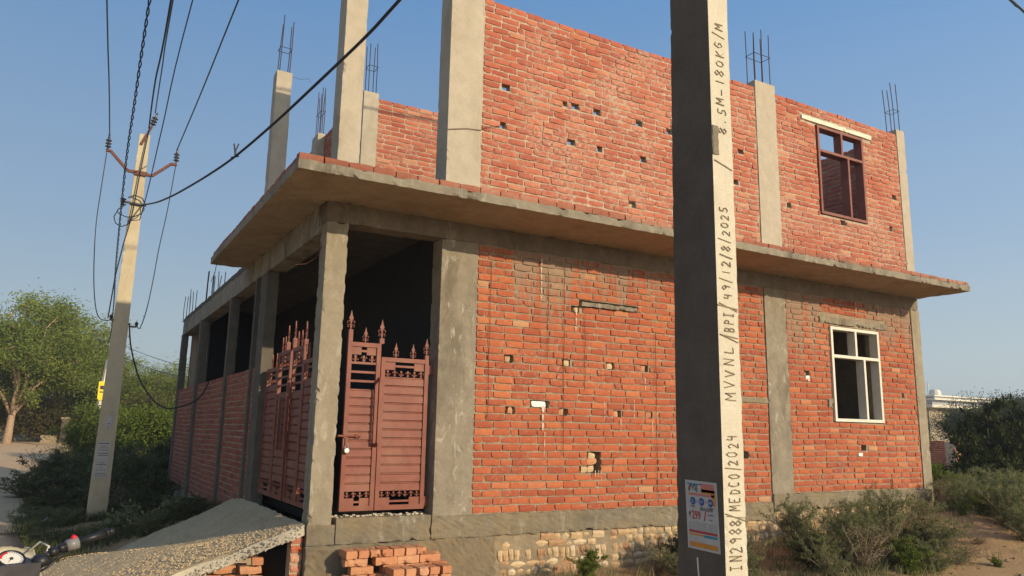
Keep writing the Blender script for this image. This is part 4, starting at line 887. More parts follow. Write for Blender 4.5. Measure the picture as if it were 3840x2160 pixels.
for a0, c0, a1, c1, mt in ((.012, .012, .105, .018, 'ink_teal'), (.10, .010, .18, .046, 'ink_pink'), (.10, .034, .184, .052, 'ink_orange'), (.02, .054, .178, .064, 'ink_pink'), (.16, .05, .184, .10, 'ink_orange'), (.012, .212, .184, .222, 'ink_red'), (.012, .226, .10, .234, 'ink_orange'), (.10, .226, .184, .237, 'ink_teal'), (.012, .262, .184, .282, 'ink_orange')):
    rect('colour_block', a0, c0, a1, c1, M[mt], 0.0008)
for i, a in enumerate((0.045, 0.099, 0.153)):
    b = MB(); ang = [2 * math.pi * k / 16 for k in range(16)]; b.add([tuple(pp(a + 0.017 * math.cos(t), 0.088 + 0.017 * math.sin(t), 0.0011)) for t in ang], [tuple(range(15, -1, -1))]); b.build('blue_disc', M['ink_blue'], pz)
def text(s_, a, c, size, mat, d=0.0014, parent=pz, sq=1.0, f=None, name='lettering'):
    cu = bpy.data.curves.new(name, 'FONT'); cu.body = s_; cu.size = size; cu.align_x = 'LEFT'; cu.resolution_u = 2; cu.offset = size * 0.018
    t = bpy.data.objects.new(name, cu); COL.objects.link(t); me = bpy.data.meshes.new_from_object(t.evaluated_get(bpy.context.evaluated_depsgraph_get())); COL.objects.unlink(t); bpy.data.objects.remove(t)
    for v in me.vertices: v.co = (f or pp)(a + v.co.x * sq, c - v.co.y, d)
    me.materials.clear(); me.materials.append(mat); return link(name, me, parent)
text('VSJ', .040, .040, .034, M['ink'], sq=0.85); text('₹', .016, .158, .032, M['ink'], sq=0.8); text('299', .034, .164, .050, M['ink_red'], sq=0.75); text('/', .108, .166, .055, M['ink_red']); text('Per Month', .132, .142, .009, M['ink']); text('+GST', .140, .163, .009, M['ink'])
text('FREE INSTALLATION', .088, .125, .0165, M['ink'], sq=0.50); text('INTERNET', .028, .114, .009, M['ink'], sq=0.75); text('OTTs', .090, .114, .009, M['ink'], sq=0.75); text('TV CHANNELS', .130, .114, .009, M['ink'], sq=0.72)
text('25+', .086, .094, .017, M['paper'], sq=0.8); text('350+', .137, .094, .017, M['paper'], sq=0.75); text('HIGH', .034, .087, .008, M['paper'], sq=0.9); text('SPEED', .032, .096, .008, M['paper'], sq=0.9); text('+', .067, .094, .018, M['ink_red']); text('+', .121, .094, .018, M['ink_red'])
for i in range(5): rect('table_rule', .014, .178 + i * .0075, .180, .1788 + i * .0075, M['ink'], 0.0009)
for a in (.014, .075, .112, .146, .180): rect('table_rule', a, .178, a + .0008, .208, M['ink'], 0.0010)
for p0, p1 in (((.018, .046), (.024, .020)), ((.024, .046), (.034, .016))):
    b = MB(); b.add([tuple(pp(*q, 0.0012)) for q in (p0, (p0[0] + .005, p0[1]), (p1[0] + .006, p1[1]), p1)], [(0, 1, 2, 3)]); b.build('swoosh', M['ink_red'] if p0[0] < .02 else M['ink'], pz)
# ================================================================ left utility pole and its fittings
upole = empty('utility_pole', (-3.24, 8.1, -0.2), 'tall tapering concrete pole with cross arms and wires beside the bushes on the left', 'pole')
UP = (3.24, -8.1, 0.2)
def upf(p):
    t = 1.0 - 0.44 * (p.z + 0.4) / 7.5; lean = 0.09 * (p.z / 7.2); p.x = -3.28 + (p.x + 3.28) * t + lean; p.y = 8.08 + (p.y - 8.08) * (0.6 + 0.4 * t); return p
b = MB(); b.rough(-3.445, -3.115, 8.0, 8.16, -0.4, 7.12, (0.06, 0.08, 0.07), 0.004, 15.0, 0.012, f=upf); b.build('shaft', M['pole_far'], upole, UP)
yf = 7.985
for pts in ([(-3.82, yf, 6.66), (-3.74, yf, 6.66), (-3.42, yf, 6.33), (-3.30, yf, 6.33)], [(-3.10, yf, 6.31), (-3.0, yf, 6.30), (-2.68, yf, 6.61), (-2.58, yf, 6.61)]):
    b = MB()
    for a, c in zip(pts, pts[1:]): b.bar(a, c, 0.05, 0.05, (0, 1, 0))
    b.build('cross_arm', M['rust'], upole, UP)
b = MB(); b.box(-3.33, -3.08, 7.97, 7.985, 6.28, 6.36); b.build('clamp', M['rust'], upole, UP)
b = MB(); b.bar((-3.24, 7.985, 6.90), (-3.09, 7.985, 7.30), 0.045, 0.02, (0, 1, 0)); b.build('top_bracket', M['rust'], upole, UP)
def insulator(c, k=1.0, tilt=0.0):
    b = MB(); pr = [(0.012, -0.06), (0.012, 0.0), (0.02, 0.02)]
    for i in range(3): pr += [(0.055 * k, 0.03 + i * 0.06), (0.05 * k, 0.045 + i * 0.06), (0.022, 0.055 + i * 0.06), (0.022, 0.075 + i * 0.06)]
    pr += [(0.018, 0.23), (0.018, 0.27), (0.006, 0.29)]
    b.lathe((0, 0, 0), pr, 10); me = b.mesh('insulator', M['porcelain'], True); o = link('insulator', me, upole, (c[0] + UP[0], c[1] + UP[1], c[2] + UP[2])); o.rotation_euler = (0, tilt, 0)
insulator((-3.79, yf, 6.70)); insulator((-2.60, yf, 6.66)); insulator((-3.09, yf, 7.31), 1.1, 0.25)
b = MB(); b.lathe((-3.44 + UP[0], 7.95 + UP[1], 5.68 + UP[2]), [(0.02, -0.04), (0.045, -0.03), (0.025, 0.0), (0.05, 0.03), (0.03, 0.05), (0.06, 0.08), (0.02, 0.1)], 10); b.build('spool_insulator', M['porcelain'], upole)
b = MB(); b.bar((-3.42, 7.98, 5.72), (-3.04, 7.98, 5.70), 0.03, 0.06, (0, 1, 0)); b.build('cable_clamp', M['dark_plastic'], upole, UP)
for nm, pts, r in (('cable_loop', [(-3.10, 7.93, 5.72), (-3.07, 7.9, 5.60), (-3.12, 7.88, 5.50), (-3.24, 7.86, 5.42), (-3.36, 7.86, 5.40), (-3.48, 7.88, 5.45), (-3.52, 7.9, 5.50)], 0.010),
                   ('cable_loop', [(-3.38, 7.93, 5.66), (-3.50, 7.9, 5.54), (-3.56, 7.88, 5.38), (-3.52, 7.88, 5.26), (-3.42, 7.88, 5.21), (-3.31, 7.9, 5.28), (-3.27, 7.93, 5.45), (-3.25, 7.93, 5.62)], 0.010),
                   ('cable_loop', [(-3.36, 7.95, 5.80), (-3.25, 7.93, 5.86), (-3.12, 7.93, 5.82), (-3.05, 7.95, 5.70)], 0.012),
                   ('down_cable', [(-3.13, 7.96, 7.25), (-3.18, 7.955, 6.66), (-3.21, 7.95, 6.28), (-3.24, 7.94, 5.78), (-3.28, 7.94, 5.34), (-3.35, 7.94, 4.9), (-3.42, 7.96, 4.3), (-3.46, 7.98, 3.5)], 0.011)):
    b = MB(); b.tube(pts, r, 6); b.build(nm, M['cable'], upole, UP)
for x0, x1, z in ((-3.41, -3.36, 3.48), (-3.08, -2.98, 3.38)):
    b = MB(); b.bar((x0, 8.0, z), (x1, 8.0, z), 0.03, 0.03, (0, 1, 0)); b.lathe((x0 if x0 < -3.2 else x1, 8.0, z), [(0.03, 0), (0.02, 0.03), (0.035, 0.06), (0.01, 0.1)], 8); b.build('rack', M['porcelain'], upole, UP)
def notice(x0, x1, z0, z1, lab, lines, yy=7.988):
    p = empty('notice', ((x0 + x1) / 2, yy, (z0 + z1) / 2), lab, 'notice', 'papers pasted on the left pole'); w_, h = (x1 - x0) / 2, (z1 - z0) / 2; sk = -0.05
    b = MB(); b.add([(-w_ - sk * h * .6, 0, h), (w_ - sk * h * .6, 0, h), (w_ + sk * h * .6, 0, -h), (-w_ + sk * h * .6, 0, -h)] + [(-w_ - sk * h * .6, 0.003, h), (w_ - sk * h * .6, 0.003, h), (w_ + sk * h * .6, 0.003, -h), (-w_ + sk * h * .6, 0.003, -h)], [(3, 2, 1, 0), (4, 5, 6, 7), (0, 1, 5, 4), (2, 3, 7, 6)]); b.build('sheet', M['paper'], p)
    b = MB()
    for (fz, fh, fw) in lines:
        x = -w_ * fw
        while x < w_ * fw - 0.01:
            L = rs.uniform(0.006, 0.022); b.add([(x, -0.001, h * fz), (x + L, -0.001, h * fz), (x + L, -0.001, h * fz + fh), (x, -0.001, h * fz + fh)], [(0, 1, 2, 3)]); x += L + 0.005
    b.build('printed_lines', M['ink'], p)
notice(-3.395, -3.185, 0.98, 1.29, 'white printed notice, upper of two pasted low on the left pole', [(0.75, .016, .8), (0.45, .008, .4), (0.3, .006, .8), (0.15, .006, .8), (0, .006, .7), (-0.35, .012, .8), (-0.6, .012, .8)])
notice(-3.40, -3.19, 0.66, 0.965, 'white printed notice, lower of two pasted low on the left pole', [(0.75, .008, .4), (0.5, .016, .8), (0.2, .008, .3), (0.0, .006, .7), (-0.15, .006, .7), (-0.55, .012, .8), (-0.8, .012, .8)])
notice(-3.30, -3.20, 1.50, 1.75, 'narrow faded paper pasted higher on the left pole', [(-0.2, .012, .5), (-0.5, .01, .5), (-0.8, .012, .6)])

# ---------------------------------------------------------------- wires
def wire(name, pts, r, mat, label, cat='wire', n=5, sub=0, group='wires hung on the left pole'):
    if sub:
        q = []
        P = [Vector(p) for p in pts]
        for i in range(len(P) - 1):
            p0, p1, p2, p3 = P[max(i - 1, 0)], P[i], P[i + 1], P[min(i + 2, len(P) - 1)]
            for k in range(sub):
                t = k / sub; q.append(0.5 * ((2 * p1) + (p2 - p0) * t + (2 * p0 - 5 * p1 + 4 * p2 - p3) * t * t + (3 * p1 - p0 - 3 * p2 + p3) * t ** 3))
        q.append(P[-1]); pts = q
    b = MB(); b.tube(pts, r, n); return tag(b.build(name, mat, None), label, cat, group)
def sag(a, c, s_, n=24): return [(a[0] + (c[0] - a[0]) * i / n, a[1] + (c[1] - a[1]) * i / n, a[2] + (c[2] - a[2]) * i / n - 4 * s_ * (i / n) * (1 - i / n)) for i in range(n + 1)]
wire('overhead_wire', [(-3.79, 8, 6.98), (-3.90, 5.6, 6.96), (-4.05, 2.83, 7.0), (-4.6, -8, 7.2), (-5.4, -26, 7.8)], 0.011, M['conductor'], 'bare wire from the left insulator of the pole, far left in the sky', sub=6)
wire('overhead_wire', [(-2.60, 8, 6.94), (-2.59, 5, 6.93), (-2.58, 1.92, 7.0), (-2.55, -8, 7.2), (-2.5, -26, 7.8)], 0.011, M['conductor'], 'bare wire from the right insulator of the pole, rightmost of the fan', sub=6)
wire('overhead_wire', [(-3.06, 8, 7.58), (-3.17, 5.5, 7.44), (-3.265, 3.1, 7.4), (-3.6, -8, 7.5), (-4.2, -26, 8.0)], 0.011, M['conductor'], 'wire running up from the top insulator of the left pole', sub=6)
wire('overhead_wire', [(-3.14, 8, 7.25), (-3.25, 5.5, 7.16), (-3.32, 2.6, 7.10), (-3.7, -8, 7.3), (-4.3, -26, 7.9)], 0.014, M['cable'], 'black wire that crosses just beneath the one from the top insulator', sub=6)
wire('overhead_wire', [(-3.12, 8.0, 5.42), (-3.10, 6.9, 5.72), (-3.10, 5.0, 6.25), (-3.09, 2.23, 7.0), (-3.0, -8, 8.2)], 0.009, M['conductor'], 'thin wire climbing between the top insulator and the right one', sub=6)
# twisted pair of cables
tp = [(-4.3, -26, 8.6), (-3.75, -8, 7.8), (-3.57, 2.53, 7.0), (-3.52, 5.2, 6.66), (-3.46, 8.0, 6.33), (-3.27, 13, 5.4), (-3.05, 18, 5.1), (-2.6, 32, 5.4), (-2.1, 60, 7.3)]
def spl(P, sub):
    P = [Vector(p) for p in P]; q = []
    for i in range(len(P) - 1):
        p0, p1, p2, p3 = P[max(i - 1, 0)], P[i], P[i + 1], P[min(i + 2, len(P) - 1)]
        for k in range(sub):
            t = k / sub; q.append(0.5 * ((2 * p1) + (p2 - p0) * t + (2 * p0 - 5 * p1 + 4 * p2 - p3) * t * t + (3 * p1 - p0 - 3 * p2 + p3) * t ** 3))
    q.append(P[-1]); return q
tw = empty('twisted_cable', (-3.46, 8.0, 6.33), 'thick black twisted cable passing just left of the cross arms', 'cable', 'wires hung on the left pole')
base = spl(tp, 60); dist = 0
for s_ in (0, 1):
    pts = []; dist = 0
    for i, p in enumerate(base):
        if i: dist += (p - base[i - 1]).length
        a = dist * 2 * math.pi / 0.55 + s_ * math.pi; pts.append(p + Vector((math.cos(a) * 0.015, 0, math.sin(a) * 0.013)) - Vector((-3.46, 8.0, 6.33)))
    b = MB(); b.tube(pts, 0.0095, 5); b.build('strand', M['cable'], tw)
wire('service_cable', [(-3.10, 7.95, 5.70), (-2.95, 6.8, 5.48), (-2.82, 5.75, 5.33), (-2.71, 4.9, 5.24), (-2.54, 3.55, 5.12), (-2.38, 2.35, 5.06), (-2.20, 1.0, 5.07), (-2.05, -0.17, 5.11), (-1.9, -1.3, 5.17), (-1.82, -1.94, 5.24), (-1.6, -3.6, 5.45), (-1.41, -4.92, 5.7)], 0.015, M['cable'], 'thick black cable sweeping from the left pole across the front of the house', 'cable', 8, 8)
b = MB()
for pts in ([(-2.375, 2.42, 5.07), (-2.37, 2.42, 5.17), (-2.34, 2.42, 5.26)], [(-2.37, 2.42, 5.07), (-2.39, 2.42, 5.2), (-2.40, 2.42, 5.25)], [(-2.42, 2.44, 5.06), (-2.33, 2.40, 5.085)]): b.tube(pts, 0.010, 5)
tag(b.build('cable_tie', M['cable']), 'knot of loose cable ends standing up on the thick black cable', 'cable joint')
wire('drop_cable', [(-3.10, 7.99, 3.44), (-3.03, 7.97, 3.0), (-2.85, 7.82, 2.43), (-2.63, 7.58, 2.07), (-2.44, 7.37, 1.91), (-2.29, 7.21, 1.90), (-2.03, 6.93, 2.0), (-1.90, 6.78, 2.14), (-1.82, 6.68, 2.36)], 0.014, M['cable'], 'black cable drooping from the left pole to the side wall', 'cable', 7, 6)
wire('service_wire', [(-3.80, 7.99, 6.62), (-3.82, 8, 5.9), (-3.83, 8, 5.2), (-3.78, 8, 4.4), (-3.70, 8, 3.80), (-3.60, 8, 3.50), (-3.43, 8, 3.46)], 0.009, M['conductor'], 'thin wire hanging from the left arm down to the lower rack', sub=5)
wire('service_wire', [(-2.60, 7.99, 6.58), (-2.66, 8, 5.7), (-2.74, 8, 4.9), (-2.78, 8, 4.3), (-2.84, 8, 3.7), (-2.92, 8, 3.36), (-2.99, 8, 3.44)], 0.009, M['conductor'], 'thin wire hanging from the right arm down to the lower rack', sub=5)
for (a, c, lb) in (((-1.9, 50, 7.2), (1.2, 20, 3.2), 'upper'), ((-2.0, 50, 6.5), (1.2, 20, 2.75), 'middle'), ((-2.2, 55, 6.6), (1.6, 22, 3.1), 'faint lower')):
    wire('distant_wire', sag(a, c, 0.25), 0.014, M['conductor'], lb + ' wire slanting down behind the left pole towards the house', group='distant wires behind the house')
wire('overhead_wire', [(-24, -6.9, 9.4), (-6, -4.0, 9.1), (4.0, -2.4, 9.0), (9.30, -1.54, 9.0), (9.93, -1.44, 9.03), (18, -0.1, 9.2), (40, 3.5, 10.2)], 0.02, M['cable'], 'black wire crossing the upper right corner of the sky', group='wire over the right corner', sub=6)

# ================================================================ vegetation
def leafquads(rn, C_, L, W, droop=0.0, flat=0.0):
    n = len(C_); d = rn.normal(size=(n, 3)); d[:, 2] = d[:, 2] * (1 - flat) - droop; d /= np.linalg.norm(d, axis=1)[:, None]
    r = rn.normal(size=(n, 3)); s_ = np.cross(d, r); s_ /= np.linalg.norm(s_, axis=1)[:, None] + 1e-9
    l = (L * rn.uniform(0.6, 1.3, n))[:, None]; w_ = (W * rn.uniform(0.7, 1.3, n))[:, None]; k = np.cross(d, s_) * l * 0.12
    return np.stack([C_, C_ + d * l * 0.5 + s_ * w_ * 0.5 + k, C_ + d * l, C_ + d * l * 0.5 - s_ * w_ * 0.5 + k], axis=1)
def make_tree(seed, H, trunk, cr, cz, n_limb, n_leaf, L, W, leafmat, bark, clump=0.55, flat=0.3, rtr=0.2, lean=0.0, bare=0.0, fork=False):
    """meshes for a tree standing at the origin"""
    r_ = random.Random(seed); rn = np.random.default_rng(seed); wood = MB(); tips = []
    top = Vector((lean * trunk, 0.1 * r_.uniform(-1, 1), trunk))
    tp_ = [Vector((0, 0, -0.3)), Vector((lean * trunk * 0.2 + 0.05, 0.03, trunk * 0.35)), Vector((lean * trunk * 0.6 - 0.05, 0, trunk * 0.7)), top]
    wood.tube(tp_, [rtr * 1.35, rtr * 1.05, rtr * 0.9, rtr * 0.8], 10)
    for i in range(n_limb):
        a = 2 * math.pi * (i + r_.uniform(-.3, .3)) / n_limb; el = r_.uniform(0.35, 1.25); rad = cr * r_.uniform(0.55, 0.95)
        end = Vector((math.cos(a) * rad * math.cos(el * 0.7) + lean * trunk, math.sin(a) * rad * math.cos(el * 0.7), cz + (H - cz) * math.sin(el) * r_.uniform(0.55, 0.9)))
        st = tp_[3] if r_.random() < 0.7 else tp_[2]; P = []
        for k in range(6):
            t = k / 5; p = st.lerp(end, t) + Vector((r_.uniform(-1, 1), r_.uniform(-1, 1), r_.uniform(-.5, .5))) * 0.10 * cr * t + Vector((0, 0, 0.12 * cr * math.sin(t * 3.1))); P.append(p)
        wood.tube(P, [rtr * 0.55 * (1 - 0.8 * k / 5) for k in range(6)], 6)
        for j in range(7):
            t = r_.uniform(0.3, 1.0); k = min(4, int(t * 5)); s0 = P[k].lerp(P[k + 1], t * 5 - k)
            e = s0 + Vector((r_.gauss(0, 1), r_.gauss(0, 1), r_.gauss(0.25, 0.6))) * cr * 0.22
            m_ = s0.lerp(e, 0.5) + Vector((0, 0, r_.uniform(0, 0.1) * cr)); wood.tube([s0, m_, e], [rtr * 0.16, rtr * 0.10, rtr * 0.03], 4)
            if r_.random() >= bare: tips += [(e, 1.0), (m_, 0.7)]
            for q in range(2):
                f = e + Vector((r_.gauss(0, 1), r_.gauss(0, 1), r_.gauss(0, 0.6))) * cr * 0.10; wood.tube([m_, f], [rtr * 0.07, rtr * 0.02], 3)
                if r_.random() >= bare: tips.append((f, 0.8))
    n = len(tips); per = max(10, n_leaf // n); Cs = []; Vs = []
    for e, sc in tips:
        m_ = int(per * r_.uniform(0.5, 1.5)); o = rn.normal(size=(m_, 3)) * clump * r_.uniform(0.55, 1.15) * sc; o[:, 2] *= (1 - flat)
        Cs.append(np.array(e) + o); Vs.append(np.clip(rn.normal(r_.uniform(0.25, 0.75), 0.16, m_), 0, 1))
    C_ = np.concatenate(Cs); V = np.concatenate(Vs)
    return quads_mesh('foliage', leafquads(rn, C_, L, W, 0.25, 0.3), leafmat, V), wood.mesh('trunk', bark, True)
def plant_tree(name, meshes, loc, label, cat='tree', group=None, s_=1.0, rot=0.0, wood='trunk'):
    e = empty(name, loc, label, cat, group); e.scale = (s_, s_, s_); e.rotation_euler = (0, 0, rot)
    link('foliage', meshes[0], e); link(wood, meshes[1], e); return e
TG = 'trees beyond the bend in the road'
T1 = make_tree(31, 9.6, 2.3, 3.7, 3.0, 9, 30000, 0.15, 0.075, M['leaf_tree'], M['bark_pale'], 0.46, 0.15, 0.20, 0.12, 0.10)
plant_tree('leafy_tree', T1, (-6.35, 37.5, 0.50), 'spreading tree with a pale forked trunk and bare limbs at the left edge', group=TG, rot=0.6, s_=0.86)
T2 = make_tree(2, 9.2, 2.4, 4.4, 2.0, 10, 46000, 0.17, 0.085, M['leaf_tree'], M['bark'], 0.72, 0.3, 0.22)
plant_tree('leafy_tree', T2, (-4.7, 46, 0.75), 'large dense green tree behind the hedge, left of the concrete pole', group=TG)
T3 = make_tree(3, 8.0, 2.2, 3.5, 1.6, 9, 36000, 0.17, 0.085, M['leaf_tree'], M['bark'], 0.62, 0.3, 0.2)
plant_tree('leafy_tree', T3, (-3.6, 50, 0.9), 'green tree with a ragged top directly left of the concrete pole', group=TG, rot=2.2, s_=0.88)
T2b = make_tree(12, 8.6, 2.6, 3.8, 2.8, 8, 30000, 0.17, 0.085, M['leaf_tree'], M['bark'], 0.6, 0.3, 0.2)
plant_tree('leafy_tree', T2b, (-8.3, 47, 0.75), 'tall green tree behind the forked one at the left edge', group=TG)
T4 = make_tree(4, 5.2, 1.2, 3.4, 1.6, 10, 36000, 0.13, 0.05, M['leaf_tree'], M['bark'], 0.60, 0.5, 0.13)
plant_tree('thorn_tree', T4, (-0.6, 41, 0.6), 'feathery thorn tree sloping down between the pole and the house', group=TG)
plant_tree('thorn_tree', T4, (1.9, 38, 0.4), 'lower feathery thorn tree partly hidden by the corner of the house', group=TG, s_=0.85, rot=2.0)
T5 = make_tree(5, 2.5, 0.4, 1.6, 0.7, 9, 24000, 0.09, 0.045, M['leaf_bright'], M['bark'], 0.34, 0.2, 0.06)
plant_tree('bright_bush', T5, (-1.0, 20.5, 0.0), 'bright sunlit green bush behind the dark undergrowth beside the house corner', 'bush', group='bushes along the left verge')
plant_tree('bright_bush', T5, (-2.2, 24.0, 0.1), 'sunlit green bush just right of the concrete pole', 'bush', group='bushes along the left verge', s_=0.95, rot=1.4)
plant_tree('bright_bush', T5, (-3.1, 26.0, 0.2), 'green bush growing below the yellow sign', 'bush', group='bushes along the left verge', s_=0.6, rot=3.0)
# dark shaded foliage that closes the gap under the trees
T6 = make_tree(6, 2.6, 0.3, 1.9, 0.6, 9, 22000, 0.12, 0.05, M['leaf_hedge'], M['twig'], 0.42, 0.2, 0.05)
for i, (x, y, s_, lb) in enumerate(((-6.2, 41.5, 1.2, 'brown green hedge bush right of the forked trunk'), (-4.9, 42.5, 1.1, 'brown green hedge bush left of the stone gate pillar'), (-8.2, 41.5, 1.3, 'brown green hedge bush at the far left edge'), (-3.4, 47, 1.2, 'dark bush behind the stone gate pillar'), (-1.8, 44, 1.2, 'dark bush at the foot of the second concrete pole'), (-0.2, 36, 1.0, 'dark bush under the thorn tree'))):
    plant_tree('hedge_bush', T6, (x, y, gz(x, y)), lb, 'bush', 'hedge bushes beyond the road', s_, i * 1.7, 'stem')
# unseen trees added left of the frame to block low sky light
for i, (x, y, s_) in enumerate(((-16, -6, 0.8), (-16.5, 5, 0.9), (-17, 15, 0.8), (-16.5, 25, 0.9), (-16, 34, 0.8))):
    plant_tree('sky_blocking_tree', (T2, T3)[i % 2], (x, y, gz(x, y)), 'large green tree across the road, ' + ('first', 'second', 'third', 'fourth', 'fifth')[i] + ' along the left verge', 'tree', 'trees across the road', s_, i * 1.3)

def make_shrub(seed, H, spread, nst, nleaf, L, W, leafmat, stemmat, up=0.5, open_=0.3):
    r_ = random.Random(seed); rn = np.random.default_rng(seed); wood = MB(); seg = []
    for i in range(nst):
        a = r_.uniform(0, 2 * math.pi); out = spread * r_.uniform(0.15, 1.0); h = H * r_.uniform(0.5, 1.0) * (1 - 0.25 * out / spread); P = []
        for k in range(6):
            t = k / 5; P.append(Vector((math.cos(a) * out * t ** (1 + up) + r_.uniform(-1, 1) * 0.04 * H * t, math.sin(a) * out * t ** (1 + up) + r_.uniform(-1, 1) * 0.04 * H * t, h * t - 0.04)))
        wood.tube(P, [0.009 * H * (1.2 - k / 5) + 0.0015 for k in range(6)], 4)
        for k in range(1, 6):
            seg.append((P[k - 1], P[k], 0.5))
            for q in range(3):
                s0 = P[k - 1].lerp(P[k], r_.random()); e = s0 + Vector((r_.gauss(0, 1), r_.gauss(0, 1), r_.uniform(-0.1, 1.1))) * 0.14 * H; seg.append((s0, e, 1.0))
                if q == 0: wood.tube([s0, e], [0.004 * H, 0.0015], 3)
    w_ = np.array([x[2] * (x[1] - x[0]).length * (0.3 + (x[1].z / H)) for x in seg]); w_ /= w_.sum(); idx = rn.choice(len(seg), nleaf, p=w_)
    A = np.array([tuple(x[0]) for x in seg])[idx]; B = np.array([tuple(x[1]) for x in seg])[idx]; t = rn.uniform(open_, 1.05, nleaf)[:, None]
    C_ = A + (B - A) * t + rn.normal(size=(nleaf, 3)) * L * 0.35; C_[:, 2] = np.maximum(C_[:, 2], 0.0)
    V = np.clip(rn.normal(0.5, 0.2, nleaf) + 0.25 * np.sin(idx * 1.7), 0, 1)
    return quads_mesh('foliage', leafquads(rn, C_, L, W, -0.1, 0.0), leafmat, V), wood.mesh('stem', stemmat)
SH = {'feather': make_shrub(21, 1.0, 0.55, 16, 9000, 0.040, 0.010, M['leaf_weed'], M['twig']), 'feather2': make_shrub(22, 1.0, 0.75, 20, 10000, 0.036, 0.011, M['leaf_weed'], M['twig']),
      'green': make_shrub(23, 1.0, 0.6, 18, 9000, 0.050, 0.022, M['leaf_bright'], M['twig']), 'dry': make_shrub(24, 1.0, 0.6, 20, 3600, 0.034, 0.010, M['leaf_dry'], M['twig']),
      'dark': make_shrub(25, 1.0, 0.65, 18, 10000, 0.050, 0.020, M['leaf_dark'], M['twig']), 'dark2': make_shrub(26, 1.0, 0.8, 20, 10000, 0.045, 0.018, M['leaf_dark'], M['twig']),
      'black': make_shrub(28, 1.0, 0.75, 20, 14000, 0.060, 0.026, M['leaf_black'], M['twig']), 'broad': make_shrub(27, 1.0, 0.55, 9, 420, 0.20, 0.09, M['leaf_weed'], M['twig'])}
def shrub(kind, x, y, s_, label, group, sz=None, rot=None, dz=0.0):
    e = empty('shrub' if kind != 'dry' else 'dry_shrub', (x, y, ground_z(x, y) - 0.02 + dz), label, 'shrub' if s_ > 0.35 else 'weed', group)
    e.scale = (s_, s_, sz or s_); e.rotation_euler = (0, 0, R_.uniform(0, 6) if rot is None else rot)
    link('foliage', SH[kind][0], e); link('stem', SH[kind][1], e); return e
RG = 'weeds and shrubs in front of the plinth'
for kd, x, y, s_, sz, lb in (
        ('green', 1.12, -0.55, 0.34, 0.40, 'small bright green weed against the pale foundation bricks'),
        ('feather', 2.75, -0.80, 0.66, 0.82, 'green feathery shrub left of the near pole, tallest of the clump'), ('dry', 2.05, -0.65, 0.42, 0.42, 'greyish dry weed at the left end of the clump by the pole'), ('green', 2.50, -0.95, 0.58, 0.62, 'dense green weed in the middle of the clump left of the pole'),
        ('feather2', 2.95, -1.05, 0.66, 0.70, 'feathery shrub half hidden by the left edge of the near pole'), ('feather2', 2.15, -0.95, 0.50, 0.46, 'low feathery weed in front of the clump left of the pole'),
        ('feather2', 3.6, -1.75, 0.50, 0.66, 'dense feathery weed at the foot of the near pole'), ('feather', 4.35, -1.35, 0.60, 0.78, 'dark green feathery weed between the pole and the dry shrub'), ('feather2', 5.0, -2.1, 0.55, 0.50, 'broad low feathery weed at the bottom edge'), ('green', 6.2, -0.7, 0.45, 0.55, 'green leafy weed under the left side of the window'),
        ('feather', 5.1, -1.1, 0.62, 0.88, 'olive shrub left of the tall feathery one'), ('dry', 4.7, -1.75, 0.55, 0.66, 'brown leafless weed in the middle of the shrubs'), ('feather', 3.3, -0.6, 0.42, 0.5, 'feathery weed behind the near pole'), ('dark', 2.55, -0.5, 0.42, 0.50, 'dark weed at the back of the clump left of the pole'),
        ('feather', 3.95, -1.05, 0.70, 0.98, 'dark feathery shrub immediately right of the near pole'), ('dry', 4.15, -1.75, 0.70, 0.72, 'purple brown dry shrub right of the near pole'), ('dark', 3.75, -1.45, 0.5, 0.62, 'dark leafy weed touching the right side of the near pole'),
        ('feather2', 4.75, -1.35, 0.72, 0.84, 'tangled feathery shrub under the middle column'), ('green', 4.55, -2.05, 0.46, 0.48, 'yellow green weed in front of the middle column'), ('dry', 5.2, -0.75, 0.6, 0.7, 'brittle dry shrub just right of the middle column'),
        ('feather', 5.55, -1.15, 0.60, 1.08, 'tall feathery shrub rising against the plinth band'), ('dark', 5.15, -1.85, 0.50, 0.62, 'dense dark green bush below the tall feathery one'), ('feather2', 5.95, -1.55, 0.60, 0.62, 'feathery shrub right of the dense dark green bush'),
        ('dry', 6.1, -1.15, 0.80, 0.70, 'wiry grey dry shrub right of the tall feathery one'), ('feather', 6.6, -0.95, 0.55, 0.78, 'dusty green shrub below the ground floor window'), ('dry', 5.6, -2.0, 0.6, 0.4, 'low tangle of dry stems in front of the dark green bush'),
        ('dry', 7.2, -0.55, 0.42, 0.50, 'small brown dry shrub below the right end of the window'), ('dry', 8.12, -0.30, 0.34, 0.72, 'dark twiggy shrub against the right corner of the house'),
        ('green', 5.9, -2.3, 0.16, 0.16, 'tiny green sprig on the bare soil in front of the shrubs'), ('dry', 6.9, -1.55, 0.28, 0.20, 'flat dry tuft on the sandy soil'), ('green', 7.9, -0.75, 0.20, 0.26, 'small grey green sprig on the sand by the right corner')):
    sz *= 0.92 if x > 3.4 else 1.0
    shrub(kd, x, y, s_, lb, RG, sz)
RR = 'shrubs at the right edge'
